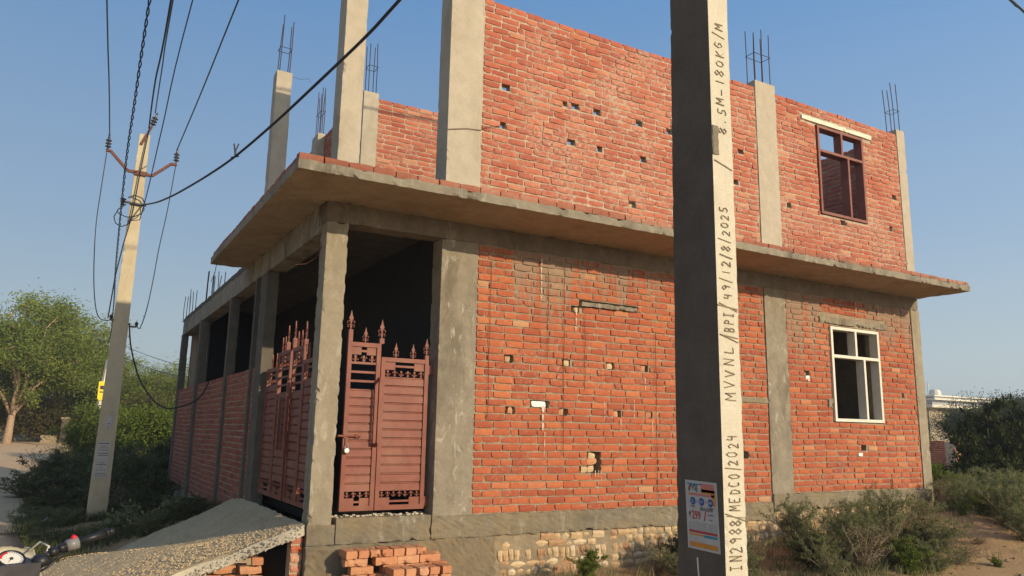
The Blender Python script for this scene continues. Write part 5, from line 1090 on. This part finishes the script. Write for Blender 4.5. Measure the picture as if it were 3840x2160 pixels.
for kd, x, y, s_, sz, lb in (
        ('green', 8.95, 0.45, 0.62, 0.85, 'bright green shrub beside the right corner of the house'), ('green', 9.5, 0.35, 0.6, 0.62, 'bright green bush right of the corner, in front of the dark ones'),
        ('feather2', 9.5, -0.45, 0.72, 0.66, 'grey green shrub on the far edge of the bare soil'), ('feather', 10.0, -0.1, 0.85, 0.80, 'feathery grey green shrub behind the bare soil'),
        ('feather2', 9.2, -1.0, 0.72, 0.72, 'pale feathery shrub right of the bare soil'), ('feather', 8.55, -1.35, 0.70, 0.78, 'tall pale feathery shrub at the lower right edge'), ('feather', 9.6, -0.75, 0.8, 0.95, 'feathery shrub with long sprays at the right edge of the picture'),
        ('feather2', 8.05, -1.62, 0.60, 0.60, 'pale feathery shrub nearest the lower right corner'), ('dry', 8.9, -0.65, 0.5, 0.55, 'dry sprig between the feathery shrubs on the right'),
        ('feather', 9.0, -0.15, 0.70, 0.80, 'grey green shrub between the bright green one and the sand'), ('feather2', 10.3, 0.3, 0.95, 0.95, 'broad feathery shrub behind the pale ones on the right'), ('feather', 8.75, -1.05, 0.62, 0.66, 'feathery shrub leaning over the bare soil at the right'),
        ('feather2', 8.35, -1.75, 0.62, 0.66, 'feathery shrub cut by the bottom right corner'), ('green', 9.9, 0.9, 0.85, 0.85, 'leafy green shrub against the dark mass on the right'), ('feather2', 9.35, -1.25, 0.75, 0.85, 'pale sprays crossing the right edge of the picture'), ('feather', 11.0, 0.2, 1.0, 1.05, 'tall grey green shrub at the far right'),
        ('feather2', 7.55, -1.80, 0.62, 0.66, 'pale shrub at the edge of the sand nearest the corner of the picture'), ('feather', 7.95, -1.35, 0.66, 0.80, 'tall sprays right of the bare sand'), ('green', 8.3, -0.85, 0.50, 0.50, 'leafy shrub in front of the pale sprays'), ('feather', 8.35, -0.35, 0.55, 0.62, 'grey green shrub closest to the corner of the house'),
        ('black', 14.1, 1.9, 1.1, 1.45, 'black green bush in front of the broken brick wall'), ('black', 14.6, 2.2, 1.5, 2.3, 'tall dark bush right of the broken brick wall'), ('black', 15.6, 2.6, 1.8, 2.9, 'tallest dark bush at the right edge'),
        ('black', 11.3, 0.8, 1.1, 1.2, 'dark low bush behind the bright green ones'), ('black', 12.5, 1.2, 1.3, 1.5, 'dark bush in front of the tall dark ones'), ('dry', 15.0, 3.5, 1.2, 1.25, 'leafless brown brush beside the broken brick wall'), ('dry', 13.3, 2.7, 0.9, 1.15, 'leafless brown brush just right of the house corner')):
    shrub(kd, x, y, s_, lb, RR, sz)
LG = 'undergrowth left of the house'
for i, (kd, x, y, s_, sz, lb) in enumerate((
        ('dark', -2.35, 12.2, 1.5, 1.25, 'dark shrub by the far end of the side wall'), ('dark2', -2.9, 10.8, 1.4, 1.2, 'dark shrub just right of the concrete pole'), ('dark', -2.4, 9.4, 1.1, 0.95, 'dark shrub in front of the side wall column'),
        ('dark2', -3.9, 13.0, 1.5, 1.15, 'dark shrub left of the concrete pole by the road'), ('dark', -4.1, 16.0, 1.4, 1.25, 'dark bush at the roadside behind the first one'), ('dry', -4.25, 17.5, 1.3, 1.35, 'brown twiggy bush in sunlight at the roadside'),
        ('dark2', -3.2, 15.0, 1.5, 1.35, 'dark bush between the pole and the road bend'), ('dark', -1.7, 14.2, 1.6, 1.5, 'dark bush beyond the end of the house'), ('dark2', -2.7, 17.5, 1.6, 1.6, 'dark bush below the sunlit green ones'), ('dark2', -4.5, 14.2, 1.1, 0.7, 'low spreading shrub at the edge of the road'),
        ('dark', -3.9, 10.3, 0.9, 0.65, 'low dark shrub left of the pole base'), ('dark2', -2.6, 7.4, 0.8, 0.55, 'low dark shrub right of the pole base'), ('feather', -2.2, 6.2, 0.6, 0.45, 'wispy weeds on the mound by the side wall'),
        ('broad', -2.85, 6.0, 0.55, 0.40, 'broad leaved weed right of the pole base'), ('broad', -2.45, 5.3, 0.50, 0.36, 'broad leaved weed at the upper edge of the ramp'), ('feather2', -3.3, 5.0, 0.5, 0.30, 'low weeds below the left end of the ramp'),
        ('feather', -3.75, 7.6, 0.6, 0.40, 'low weeds left of the pole base by the road'), ('feather2', -3.9, 5.6, 0.6, 0.28, 'sparse weeds along the edge of the road'), ('broad', -3.1, 5.2, 0.42, 0.34, 'broad leaved weed between the pole base and the ramp'), ('feather', -2.75, 4.6, 0.5, 0.40, 'wispy weeds along the upper edge of the ramp'), ('dark', -2.15, 4.5, 0.6, 0.50, 'dark weed where the ramp meets the side wall'), ('dark2', -3.3, 8.9, 0.8, 0.55, 'dark shrub directly behind the base of the left pole'), ('dry', -3.0, 9.6, 0.9, 0.9, 'bare twiggy bush right of the left pole'), ('feather2', -4.25, 9.2, 0.7, 0.40, 'straggling weeds spreading onto the road edge'),
        ('green', -3.35, 1.0, 0.0, 0.0, ''))):
    if s_: shrub(kd, x, y, s_, lb, LG, sz)
for x, y, s_ in ((-3.75, 0.3, 0.25), (-3.9, -0.2, 0.2)): shrub('green', x, y, s_, 'patch of short green weeds at the foot of the ramp, ' + ('nearer the bricks' if y > 0 else 'nearer the motorcycle'), 'weeds at the foot of the ramp', 0.14)
# grass and small ground cover
rn = np.random.default_rng(5); pts = []
def scatter(n, x0, x1, y0, y1, dens):
    out = []
    for _ in range(n):
        x, y = rn.uniform(x0, x1), rn.uniform(y0, y1)
        if noise.noise(Vector((x * 0.8, y * 0.8, dens))) + rn.uniform(-.35, .35) > 0.02: out.append((x, y, ground_z(x, y) - 0.01))
    return out
g1_ = scatter(9000, -4.5, -1.9, 3.9, 15, 1.0) + scatter(5000, -4.3, -0.5, 15, 34, 2.0) + scatter(1200, -4.3, -3.4, -1.5, 4, 6.0)
g2_ = scatter(900, 0.3, 6.2, -2.2, -0.3, 3.0) + scatter(90, 6.2, 8.6, -2.2, -0.3, 3.0) + scatter(4500, 8.9, 20, -0.9, 8, 4.0) + scatter(3000, 20, 45, 0, 25, 5.0)
def tufts(P, h, w_, k):
    C_ = np.repeat(np.array(P), k, axis=0) + rn.normal(size=(len(P) * k, 3)) * np.array([0.05, 0.05, 0.0]); n = len(C_)
    d = rn.normal(size=(n, 3)) * 0.4; d[:, 2] = 1; s_ = rn.normal(size=(n, 3)); s_[:, 2] = 0; s_ /= np.linalg.norm(s_, axis=1)[:, None]; l = (h * rn.uniform(0.4, 1.3, n))[:, None]
    return np.stack([C_ - s_ * w_ / 2, C_ + s_ * w_ / 2, C_ + d * l * 0.6 + s_ * w_ * 0.4, C_ + d * l], axis=1)
q = tufts(g1_, 0.16, 0.012, 9); o = link('ground_cover', quads_mesh('ground_cover', q, M['leaf_dark'], rn.uniform(0, 1, len(q)))); tag(o, 'dark grass and low weeds covering the ground left of the house', 'ground cover', kind='stuff')
q = tufts(g2_, 0.15, 0.010, 8); o = link('ground_cover', quads_mesh('ground_cover', q, M['leaf_weed'], rn.uniform(0, 1, len(q)))); tag(o, 'patchy dusty grass in front and to the right of the house', 'ground cover', kind='stuff')
# pebbles and crumbs on the soil
b = MB()
for i in range(900):
    x, y = (R_.uniform(-4.5, 9.5), R_.uniform(-3.2, 0.2)) if i % 3 else (R_.uniform(-5.5, -2), R_.uniform(0, 14)); r = R_.uniform(0.006, 0.022)
    if -1.9 < x < 8.4 and y > -0.06 or (x > -4.1 and x < -1.8 and 0 < y < 3.8): continue
    z = ground_z(x, y); b.rough(x - r, x + r, y - r * 0.8, y + r * 0.8, z - r, z + r * 0.8, 1, r * 0.6, i * 0.37)
tag(b.build('pebbles', M['plaster']), 'small stones and crumbs scattered over the bare soil', 'pebbles', kind='stuff')
# litter
def litter(x, y, z, s_, lab, seed):
    r_ = random.Random(seed); b = MB(); n = 7; vs = []
    for j in range(n):
        for i in range(n): vs.append(((i / (n - 1) - .5) * s_ + r_.uniform(-.02, .02), (j / (n - 1) - .5) * s_ * .5, 0.02 + abs(r_.gauss(0, 0.3)) * s_ * 0.35))
    b.add(vs, [(j * n + i, j * n + i + 1, (j + 1) * n + i + 1, (j + 1) * n + i) for j in range(n - 1) for i in range(n - 1)])
    tag(b.build('plastic_bag', M['polythene'], None, (x, y, z)), lab, 'litter', 'plastic litter on the left')
litter(-3.95, 8.3, gz(-3.95, 8.3) + 0.03, 0.45, 'crumpled white plastic bag on the ground left of the pole', 1); litter(-2.5, 5.6, ground_z(-2.5, 5.6) + 0.02, 0.28, 'scrap of white plastic among the weeds above the ramp', 2); litter(-2.95, 6.6, ground_z(-2.95, 6.6) + 0.1, 0.22, 'torn pale wrapper right of the pole base', 3)
# ---------------------------------------------------------------- far poles, posts, sign
def far_pole(loc, top, w0, w1, label, mat, arms=True):
    e = empty('utility_pole', loc, label, 'pole', 'poles beyond the left one'); d = Vector(top) - Vector(loc); b = MB(); b.tube([(0, 0, -0.2), tuple(d)], [w0 * 0.7, w1 * 0.7], 4); b.build('shaft', mat, e)
    if arms:
        b = MB(); b.bar((d.x - 0.6, 0, d.z - 0.5), (d.x + 0.5, 0, d.z - 0.45), 0.08, 0.08); b.build('cross_arm', M['rust'], e)
        for dx in (-0.55, 0.0, 0.45): b = MB(); b.lathe((d.x + dx, 0, d.z - 0.42 if dx else d.z), [(0.03, 0), (0.09, 0.05), (0.05, 0.1), (0.09, 0.15), (0.03, 0.25)], 8); b.build('insulator', M['porcelain'], e)
    return e
far_pole((-2.0, 62, 1.15), (-1.95, 62, 7.4), 0.30, 0.16, 'distant concrete pole with a cross arm seen left of the near one', M['pole_far'])
e = far_pole((-2.85, 32, 0.45), (-2.52, 32, 4.5), 0.24, 0.15, 'sunlit whitewashed pole leaning behind the left concrete pole', M['whitewash'], False)
b = MB(); b.box(-0.15, 0.13, -0.16, -0.13, 2.2, 3.05); o = b.build('sign', M['yellow'], None, (-2.66, 32, 0.45)); tag(o, 'yellow tin sign fixed to the leaning whitewashed pole', 'sign')
b = MB(); b.box(-0.08, 0.06, -0.172, -0.162, 2.55, 2.6); b.box(-0.08, 0.06, -0.172, -0.162, 2.7, 2.86); b.build('lettering', M['ink'], o)
b = MB(); b.tube([(0, 0, -0.2), (0.06, 0, 3.3)], [0.07, 0.05], 6); tag(b.build('thin_post', M['pole_far'], None, (-3.0, 54, 0.95)), 'thin grey post standing right of the stone gate pillar', 'post')
gp_ = empty('gate_pillar', (-3.95, 40.5, 0.66), 'short stone gate pillar with a flat cap where the road bends', 'pillar')
b = MB(); b.rough(-0.16, 0.16, -0.16, 0.16, -0.2, 1.15, 0.1, 0.02, 3.0, 0.02); b.build('shaft', M['conc_dark'], gp_); b = MB(); b.rough(-0.22, 0.22, -0.22, 0.22, 1.152, 1.26, 0.1, 0.01, 3.0, 0.02); b.build('cap', M['conc_grey'], gp_)
b = MB(); b.rough(-5.0, -4.25, 40.6, 40.9, 0.5, 0.95, 0.12, 0.08, 5.0, 0.08); tag(b.build('low_wall', M['plaster']), 'crumbling low pale wall left of the stone gate pillar', 'wall')
# ================================================================ right background
hut = empty('ruined_hut', (26.2, 10.0, 0.0), 'low broken brick walls of a ruined hut among the bushes on the right', 'hut')
b = MB(); b.box(0.0, 4.2, 0.012, 0.23, -0.6, 1.52); b.build('front_wall', M['mortar'], hut); b = MB(); b.box(-0.005, 0.22, 0.232, 6.5, -0.6, 1.50); b.build('side_wall', M['mortar'], hut)
fw = [o for o in hut.children if o.name.startswith('front_wall')][0]; sw_ = [o for o in hut.children if o.name.startswith('side_wall')][0]
for k in lay(rg, 0.0, 3.2, 0.45, 1.58, wob=0.02, top=False, stag=0.8):
    o = link('brick', brick_mesh(k[0], k[1], M['brick_up']), fw, (k[2], k[6], k[3])); o.scale = (k[4], 1, k[5])
for k in lay(rg, 0.25, 3.0, 0.45, 1.55, wob=0.02, top=False, stag=0.8):
    o = link('brick', brick_mesh(k[0], k[1], M['brick']), sw_, (-0.02, 3.2 - k[2] + 0.2, k[3])); o.rotation_euler = (0, 0, -H_); o.scale = (k[4], 1, k[5])
fh = empty('distant_house', (70, 38, 0.0), 'distant two storey house with a cream lower floor and white parapet', 'house')
b = MB(); b.box(0, 16, 0, 12, -1, 4.7); b.build('lower_wall', plain('cream_wall', (0.36, 0.30, 0.20), 0.9), fh)
b = MB(); b.box(-0.8, 16.8, -0.9, 12.8, 4.702, 4.95); b.build('roof_slab', M['whitewash'], fh)
b = MB(); b.box(4.8, 16, 2.5, 12, 4.952, 5.70); b.build('upper_wall', plain('white_wall', (0.36, 0.37, 0.38), 0.9), fh)
for z in (5.702, 6.04): b = MB(); b.box(4.3, 16.5, 1.9, 12.5, z, z + 0.14); b.build('parapet_rail', M['whitewash'], fh)
b = MB(); b.box(4.5, 16.3, 2.1, 12.3, 5.843, 6.038); b.build('parapet', plain('parapet_grey', (0.4, 0.42, 0.45), 0.9), fh)
for x, y0, z0, z1, w_ in ((5.2, -0.04, 2.0, 4.0, 1.3), (9.0, -0.04, 2.0, 4.0, 1.3), (8.2, 2.46, 5.0, 5.55, 0.9), (12.0, 2.46, 5.0, 5.55, 0.9)):
    b = MB(); b.box(x, x + w_, y0, y0 + 0.05, z0, z1); wd = b.build('window', M['dark_plastic'], fh)
    b = MB(); b.box(x + w_ / 2 - .06, x + w_ / 2 + .06, y0 - 0.04, y0 - 0.002, z0, z1); b.box(x, x + w_ / 2 - .062, y0 - .04, y0 - .002, z0 + (z1 - z0) * .55, z0 + (z1 - z0) * .62); b.build('glazing_bar', M['whitewash'], wd)
b = MB(); b.lathe((9.5, 5, 6.1), [(0.6, 0), (0.62, 0.6), (0.5, 0.9), (0.2, 1.0)], 12); b.build('water_tank', M['white'], fh)
b = MB(); b.tube([(5.0, 3, 6.1), (5.0, 3, 7.6)], 0.05, 5); b.add([(5.0, 3, 7.55), (5.35, 3, 7.25), (5.0, 3, 7.0)], [(0, 1, 2)]); b.build('flag', M['zinc'], fh)
TR = 'trees behind the right side of the house'
T7 = make_tree(7, 5.4, 0.9, 3.2, 1.0, 12, 52000, 0.13, 0.045, M['leaf_thorn'], M['bark'], 0.62, 0.45, 0.14)
for i, (x, y, z, s_, lb) in enumerate(((34.9, 13.3, 0.0, 0.80, 'dark thorn tree covering the right part of the distant house'), (36.8, 13.8, 0.2, 0.85, 'tallest dark thorn tree, right of the distant house'), (32.5, 10.2, -0.3, 0.6, 'dark thorn tree at the right edge behind the bushes'), (41.0, 14.5, 0.0, 0.8, 'dark thorn tree furthest right on the skyline'), (30.2, 14.2, -0.4, 0.26, 'rounded olive bush above the ruined hut'), (44.0, 24.0, 0.0, 0.55, 'olive scrub in front of the distant house'), (33.0, 15.5, -0.3, 0.30, 'olive scrub left of the dark thorn trees'), (34.0, 19.5, -0.3, 0.30, 'olive scrub close beside the house corner'), (30.5, 14.5, -0.3, 0.30, 'low olive scrub between the ruined hut and the distant house'))):
    plant_tree('thorn_tree', T7 if i < 4 else T4, (x, y, gz(x, y) + z - 0.1), lb, 'tree' if i < 4 else 'bush', TR, s_, i * 1.1)

# ================================================================ motorcycle (only its front end reaches the picture)
bike = empty('motorcycle', (-3.94, -4.11, gz(-3.9, -4.0)), 'black motorcycle with a white headlamp cowl, cut off at the lower left corner', 'motorcycle')
bike.rotation_euler = (0, 0, math.atan2(0.94, -0.35)); BZ = gz(-3.9, -4.0)
# local axes: +x forward, +y left, z up; the steering head is at x = 0.30
hz = 1.05 - BZ
def bp(n, b, mat, sm=False, par=None): return b.build(n, M[mat], par or bike, None, sm)
for nm, cx in (('front_wheel', 0.72), ('rear_wheel', -0.58)):
    wh = bpy.data.objects.new(nm, None); COL.objects.link(wh); wh.parent = bike; wh.location = (cx, 0, 0.30)
    b = MB(); b.lathe((0, 0, 0), [(0.22, -0.045), (0.28, -0.045), (0.305, -0.02), (0.305, 0.02), (0.28, 0.045), (0.22, 0.045)], 28, 'y'); bp('tyre', b, 'black', True, wh)
    b = MB(); b.lathe((0, 0, 0), [(0.05, -0.05), (0.05, 0.05)], 12, 'y')
    for k in range(6): a = k * math.pi / 3; b.bar((0.04 * math.cos(a), 0, 0.04 * math.sin(a)), (0.225 * math.cos(a), 0, 0.225 * math.sin(a)), 0.03, 0.02, (0, 1, 0))
    bp('rim', b, 'dark_plastic', False, wh)
b = MB()
for s_ in (-1, 1): b.tube([(0.72, s_ * 0.09, 0.30), (0.36, s_ * 0.09, hz - 0.06)], 0.02, 8)
bp('fork', b, 'zinc', True)
b = MB(); b.rough(0.48, 0.95, -0.06, 0.06, 0.60, 0.64, 0.05, 0.003, 1.0, f=lambda p: Vector((p.x, p.y, p.z + 0.035 - 0.8 * (p.x - 0.72) ** 2))); bp('mudguard', b, 'dark_plastic')
b = MB(); b.rough(-0.32, 0.22, -0.13, 0.13, hz - 0.30, hz - 0.10, 0.04, 0.004, 2.0, 0.0, f=lambda p: Vector((p.x, p.y * (0.55 + 0.45 * smooth(-0.32, 0.1, p.x)), p.z - 0.10 * smooth(0.05, -0.32, p.x) * (1 if p.z > hz - 0.2 else 0)))); bp('fuel_tank', b, 'dark_plastic', True)
b = MB(); b.lathe((-0.02, 0, hz - 0.099), [(0.045, 0), (0.045, 0.012), (0.03, 0.02), (0.0, 0.02)], 16); bp('filler_cap', b, 'zinc', True)
b = MB(); b.rough(-0.95, -0.33, -0.12, 0.12, hz - 0.30, hz - 0.22, 0.06, 0.004, 3.0); bp('seat', b, 'black', True)
b = MB(); b.rough(-0.22, 0.22, -0.12, 0.12, 0.28, 0.60, 0.06, 0.01, 4.0); bp('engine', b, 'zinc')
b = MB(); b.tube([(0.30, 0, hz - 0.12), (0.18, 0, 0.5), (0.0, 0, 0.25), (-0.3, 0, 0.3), (-0.58, 0, 0.3)], 0.02, 8); b.tube([(0.28, 0, hz - 0.2), (-0.35, 0, hz - 0.33), (-0.95, 0, hz - 0.24)], 0.018, 8); bp('frame', b, 'dark_plastic')
b = MB(); b.tube([(0.15, -0.14, 0.32), (-0.1, -0.16, 0.2), (-0.6, -0.18, 0.25), (-0.9, -0.18, 0.32)], [0.02, 0.03, 0.045, 0.04], 10); bp('exhaust', b, 'steel', True)
b = MB(); b.tube([(-0.05, 0.12, 0.28), (-0.12, 0.30, 0.02)], 0.012, 6); bp('side_stand', b, 'dark_plastic')
# handlebar: the right half rises to the throttle grip
rx = 0.30
b = MB()
for s_ in (-1, 1): b.tube([(rx - 0.02, s_ * 0.02, hz - 0.05), (rx - 0.01, s_ * 0.07, hz - 0.03), (rx - 0.02, s_ * 0.12, hz + 0.01), (rx - 0.03, s_ * 0.19, hz + 0.040), (rx - 0.04, s_ * 0.35, hz + 0.083)], 0.012, 8)
bp('handlebar', b, 'dark_plastic', True)
for s_ in (-1, 1):
    b = MB(); b.tube([(rx - 0.034, s_ * 0.235, hz + 0.052), (rx - 0.040, s_ * 0.335, hz + 0.079)], 0.0165, 10); b.tube([(rx - 0.040, s_ * 0.337, hz + 0.080), (rx - 0.041, s_ * 0.345, hz + 0.082)], 0.021, 10); b.tube([(rx - 0.041, s_ * 0.346, hz + 0.082), (rx - 0.042, s_ * 0.370, hz + 0.088)], [0.016, 0.013], 10); bp('grip', b, 'black', True)
    b = MB(); b.tube([(rx - 0.030, s_ * 0.185, hz + 0.038), (rx - 0.033, s_ * 0.228, hz + 0.050)], [0.025, 0.027], 12); bp('switch_box', b, 'grey_plastic', True)
    b = MB(); b.tube([(rx - 0.022, s_ * 0.125, hz + 0.014), (rx - 0.026, s_ * 0.150, hz + 0.025)], [0.021, 0.021], 8); b.tube([(rx - 0.026, s_ * 0.155, hz + 0.027), (rx - 0.030, s_ * 0.180, hz + 0.037)], [0.017, 0.019], 8); bp('clamp', b, 'black', True)
    b = MB(); b.tube([(rx + 0.01, s_ * 0.14, hz + 0.02), (rx + 0.05, s_ * 0.20, hz + 0.02), (rx + 0.05, s_ * 0.30, hz + 0.045), (rx + 0.02, s_ * 0.36, hz + 0.055)], 0.006, 6); bp('brake_lever', b, 'dark_plastic', True)
b = MB(); b.tube([(rx - 0.032, -0.205, hz + 0.064), (rx - 0.034, -0.214, hz + 0.080)], [0.012, 0.010], 8); bp('kill_switch', b, 'red', True)
b = MB(); b.lathe((rx - 0.02, -0.095, hz - 0.02), [(0.0, -0.02), (0.032, -0.012), (0.036, 0.01), (0.026, 0.03), (0.0, 0.034)], 14); bp('master_cylinder', b, 'black', True)
b = MB(); b.tube([(rx - 0.03, -0.20, hz + 0.020), (rx - 0.02, -0.14, hz - 0.02), (rx + 0.02, -0.08, hz - 0.06)], 0.005, 6); b.tube([(rx - 0.02, -0.19, hz + 0.015), (rx - 0.03, -0.12, hz - 0.04), (rx, -0.06, hz - 0.08)], 0.005, 6); bp('control_cable', b, 'black', True)
# instrument binnacle
b = MB(); b.rough(rx - 0.06, rx + 0.12, -0.085, 0.13, hz - 0.07, hz - 0.012, 0.03, 0.002, 6.0); bp('binnacle', b, 'dark_plastic')
dl = bpy.data.objects.new('speedometer', None); COL.objects.link(dl); dl.parent = bike; dl.location = (rx + 0.01, 0.005, hz); dl.rotation_euler = (0, -0.55, 0)
b = MB(); b.lathe((0, 0, 0), [(0.050, -0.03), (0.053, 0.0), (0.050, 0.008), (0.044, 0.008), (0.044, 0.002), (0.0, 0.002)], 24); bp('housing', b, 'black', True, dl)
b = MB(); b.lathe((0, 0, 0.0025), [(0.043, 0), (0.043, 0.001), (0, 0.001)], 24); bp('dial_face', b, 'white', False, dl)
b = MB(); b.lathe((0, 0, 0.004), [(0.007, 0), (0.007, 0.003), (0, 0.004)], 12); b.bar((0, 0, 0.0055), (-0.018, 0.014, 0.0055), 0.002, 0.001); bp('needle', b, 'dark_plastic', False, dl)
b = MB()
for k in range(9):
    a0, a1 = 0.15 + k * 0.14, 0.15 + (k + 1) * 0.14; b.add([(0.034 * math.cos(a0), 0.034 * math.sin(a0), .0042), (0.042 * math.cos(a0), 0.042 * math.sin(a0), .0042), (0.042 * math.cos(a1), 0.042 * math.sin(a1), .0042), (0.034 * math.cos(a1), 0.034 * math.sin(a1), .0042)], [(0, 1, 2, 3)])
bp('red_zone', b, 'red', False, dl)
b = MB()
for k in range(14):
    a = -2.9 + k * 0.22; b.bar((0.034 * math.cos(a), 0.034 * math.sin(a), .0044), (0.041 * math.cos(a), 0.041 * math.sin(a), .0044), 0.0022, 0.0006)
bp('tick_marks', b, 'ink_blue', False, dl)
# white cowl and dark visor ahead of the dial
b = MB(); n = 9; vs = []
for j in range(5):
    for i in range(n):
        a = -1.25 + 2.5 * i / (n - 1); t = j / 4; vs.append((rx + 0.09 + 0.05 * t + 0.10 * math.cos(a) * (1 - 0.15 * t), -0.035 + (0.15 - 0.05 * t) * math.sin(a), hz - 0.15 + 0.155 * t + 0.02 * math.cos(a)))
fs = [(j * n + i, j * n + i + 1, (j + 1) * n + i + 1, (j + 1) * n + i) for j in range(4) for i in range(n - 1)]
v2 = [(x - 0.008, y * 0.95, z) for x, y, z in vs]; N_ = len(vs)
b.add(vs + v2, fs + [tuple(N_ + q for q in f[::-1]) for f in fs] + [(4 * n + i, N_ + 4 * n + i, N_ + 4 * n + i + 1, 4 * n + i + 1) for i in range(n - 1)]); bp('cowl', b, 'cream', True)
b = MB(); vs = []
for j in range(4):
    for i in range(n):
        a = -1.1 + 2.2 * i / (n - 1); t = j / 3; vs.append((rx + 0.15 + 0.03 * t + 0.085 * math.cos(a), 0.01 + (0.125 - 0.03 * t) * math.sin(a), hz + 0.006 + 0.055 * t + 0.02 * math.cos(a)))
fs = [(j * n + i, j * n + i + 1, (j + 1) * n + i + 1, (j + 1) * n + i) for j in range(3) for i in range(n - 1)]; v2 = [(x - 0.006, y * 0.96, z) for x, y, z in vs]; N_ = len(vs)
b.add(vs + v2, fs + [tuple(N_ + q for q in f[::-1]) for f in fs] + [(3 * n + i, N_ + 3 * n + i, N_ + 3 * n + i + 1, 3 * n + i + 1) for i in range(n - 1)]); bp('visor', b, 'dark_plastic', True)
b = MB(); b.lathe((rx + 0.13, 0.02, hz - 0.08), [(0.06, 0), (0.085, 0.05), (0.09, 0.12), (0.0, 0.14)], 16, 'x'); bp('headlamp', b, 'steel', True)
b = MB(); b.tube([(rx + 0.13, -0.10, hz + 0.01), (rx + 0.12, -0.135, hz + 0.045), (rx + 0.06, -0.15, hz + 0.03), (rx + 0.05, -0.13, hz - 0.02)], 0.005, 6); bp('mirror_bracket', b, 'cream', True)

# ================================================================ evening haze: thin even air over the whole place
hz_ = MB(); hz_.box(-905, 905, -205, 1105, -9.0, 17.0)
hm = bpy.data.materials.new('haze'); hm.use_nodes = True; hm.node_tree.nodes.clear()
ho = hm.node_tree.nodes.new('ShaderNodeOutputMaterial'); hv = hm.node_tree.nodes.new('ShaderNodeVolumePrincipled')
hv.inputs['Color'].default_value = (0.86, 0.90, 0.95, 1); hv.inputs['Density'].default_value = 0.0014; hv.inputs['Anisotropy'].default_value = 0.3
hm.node_tree.links.new(hv.outputs[0], ho.inputs['Volume'])
tag(hz_.build('haze', hm), kind='stuff', label='thin pale evening haze over the whole place')
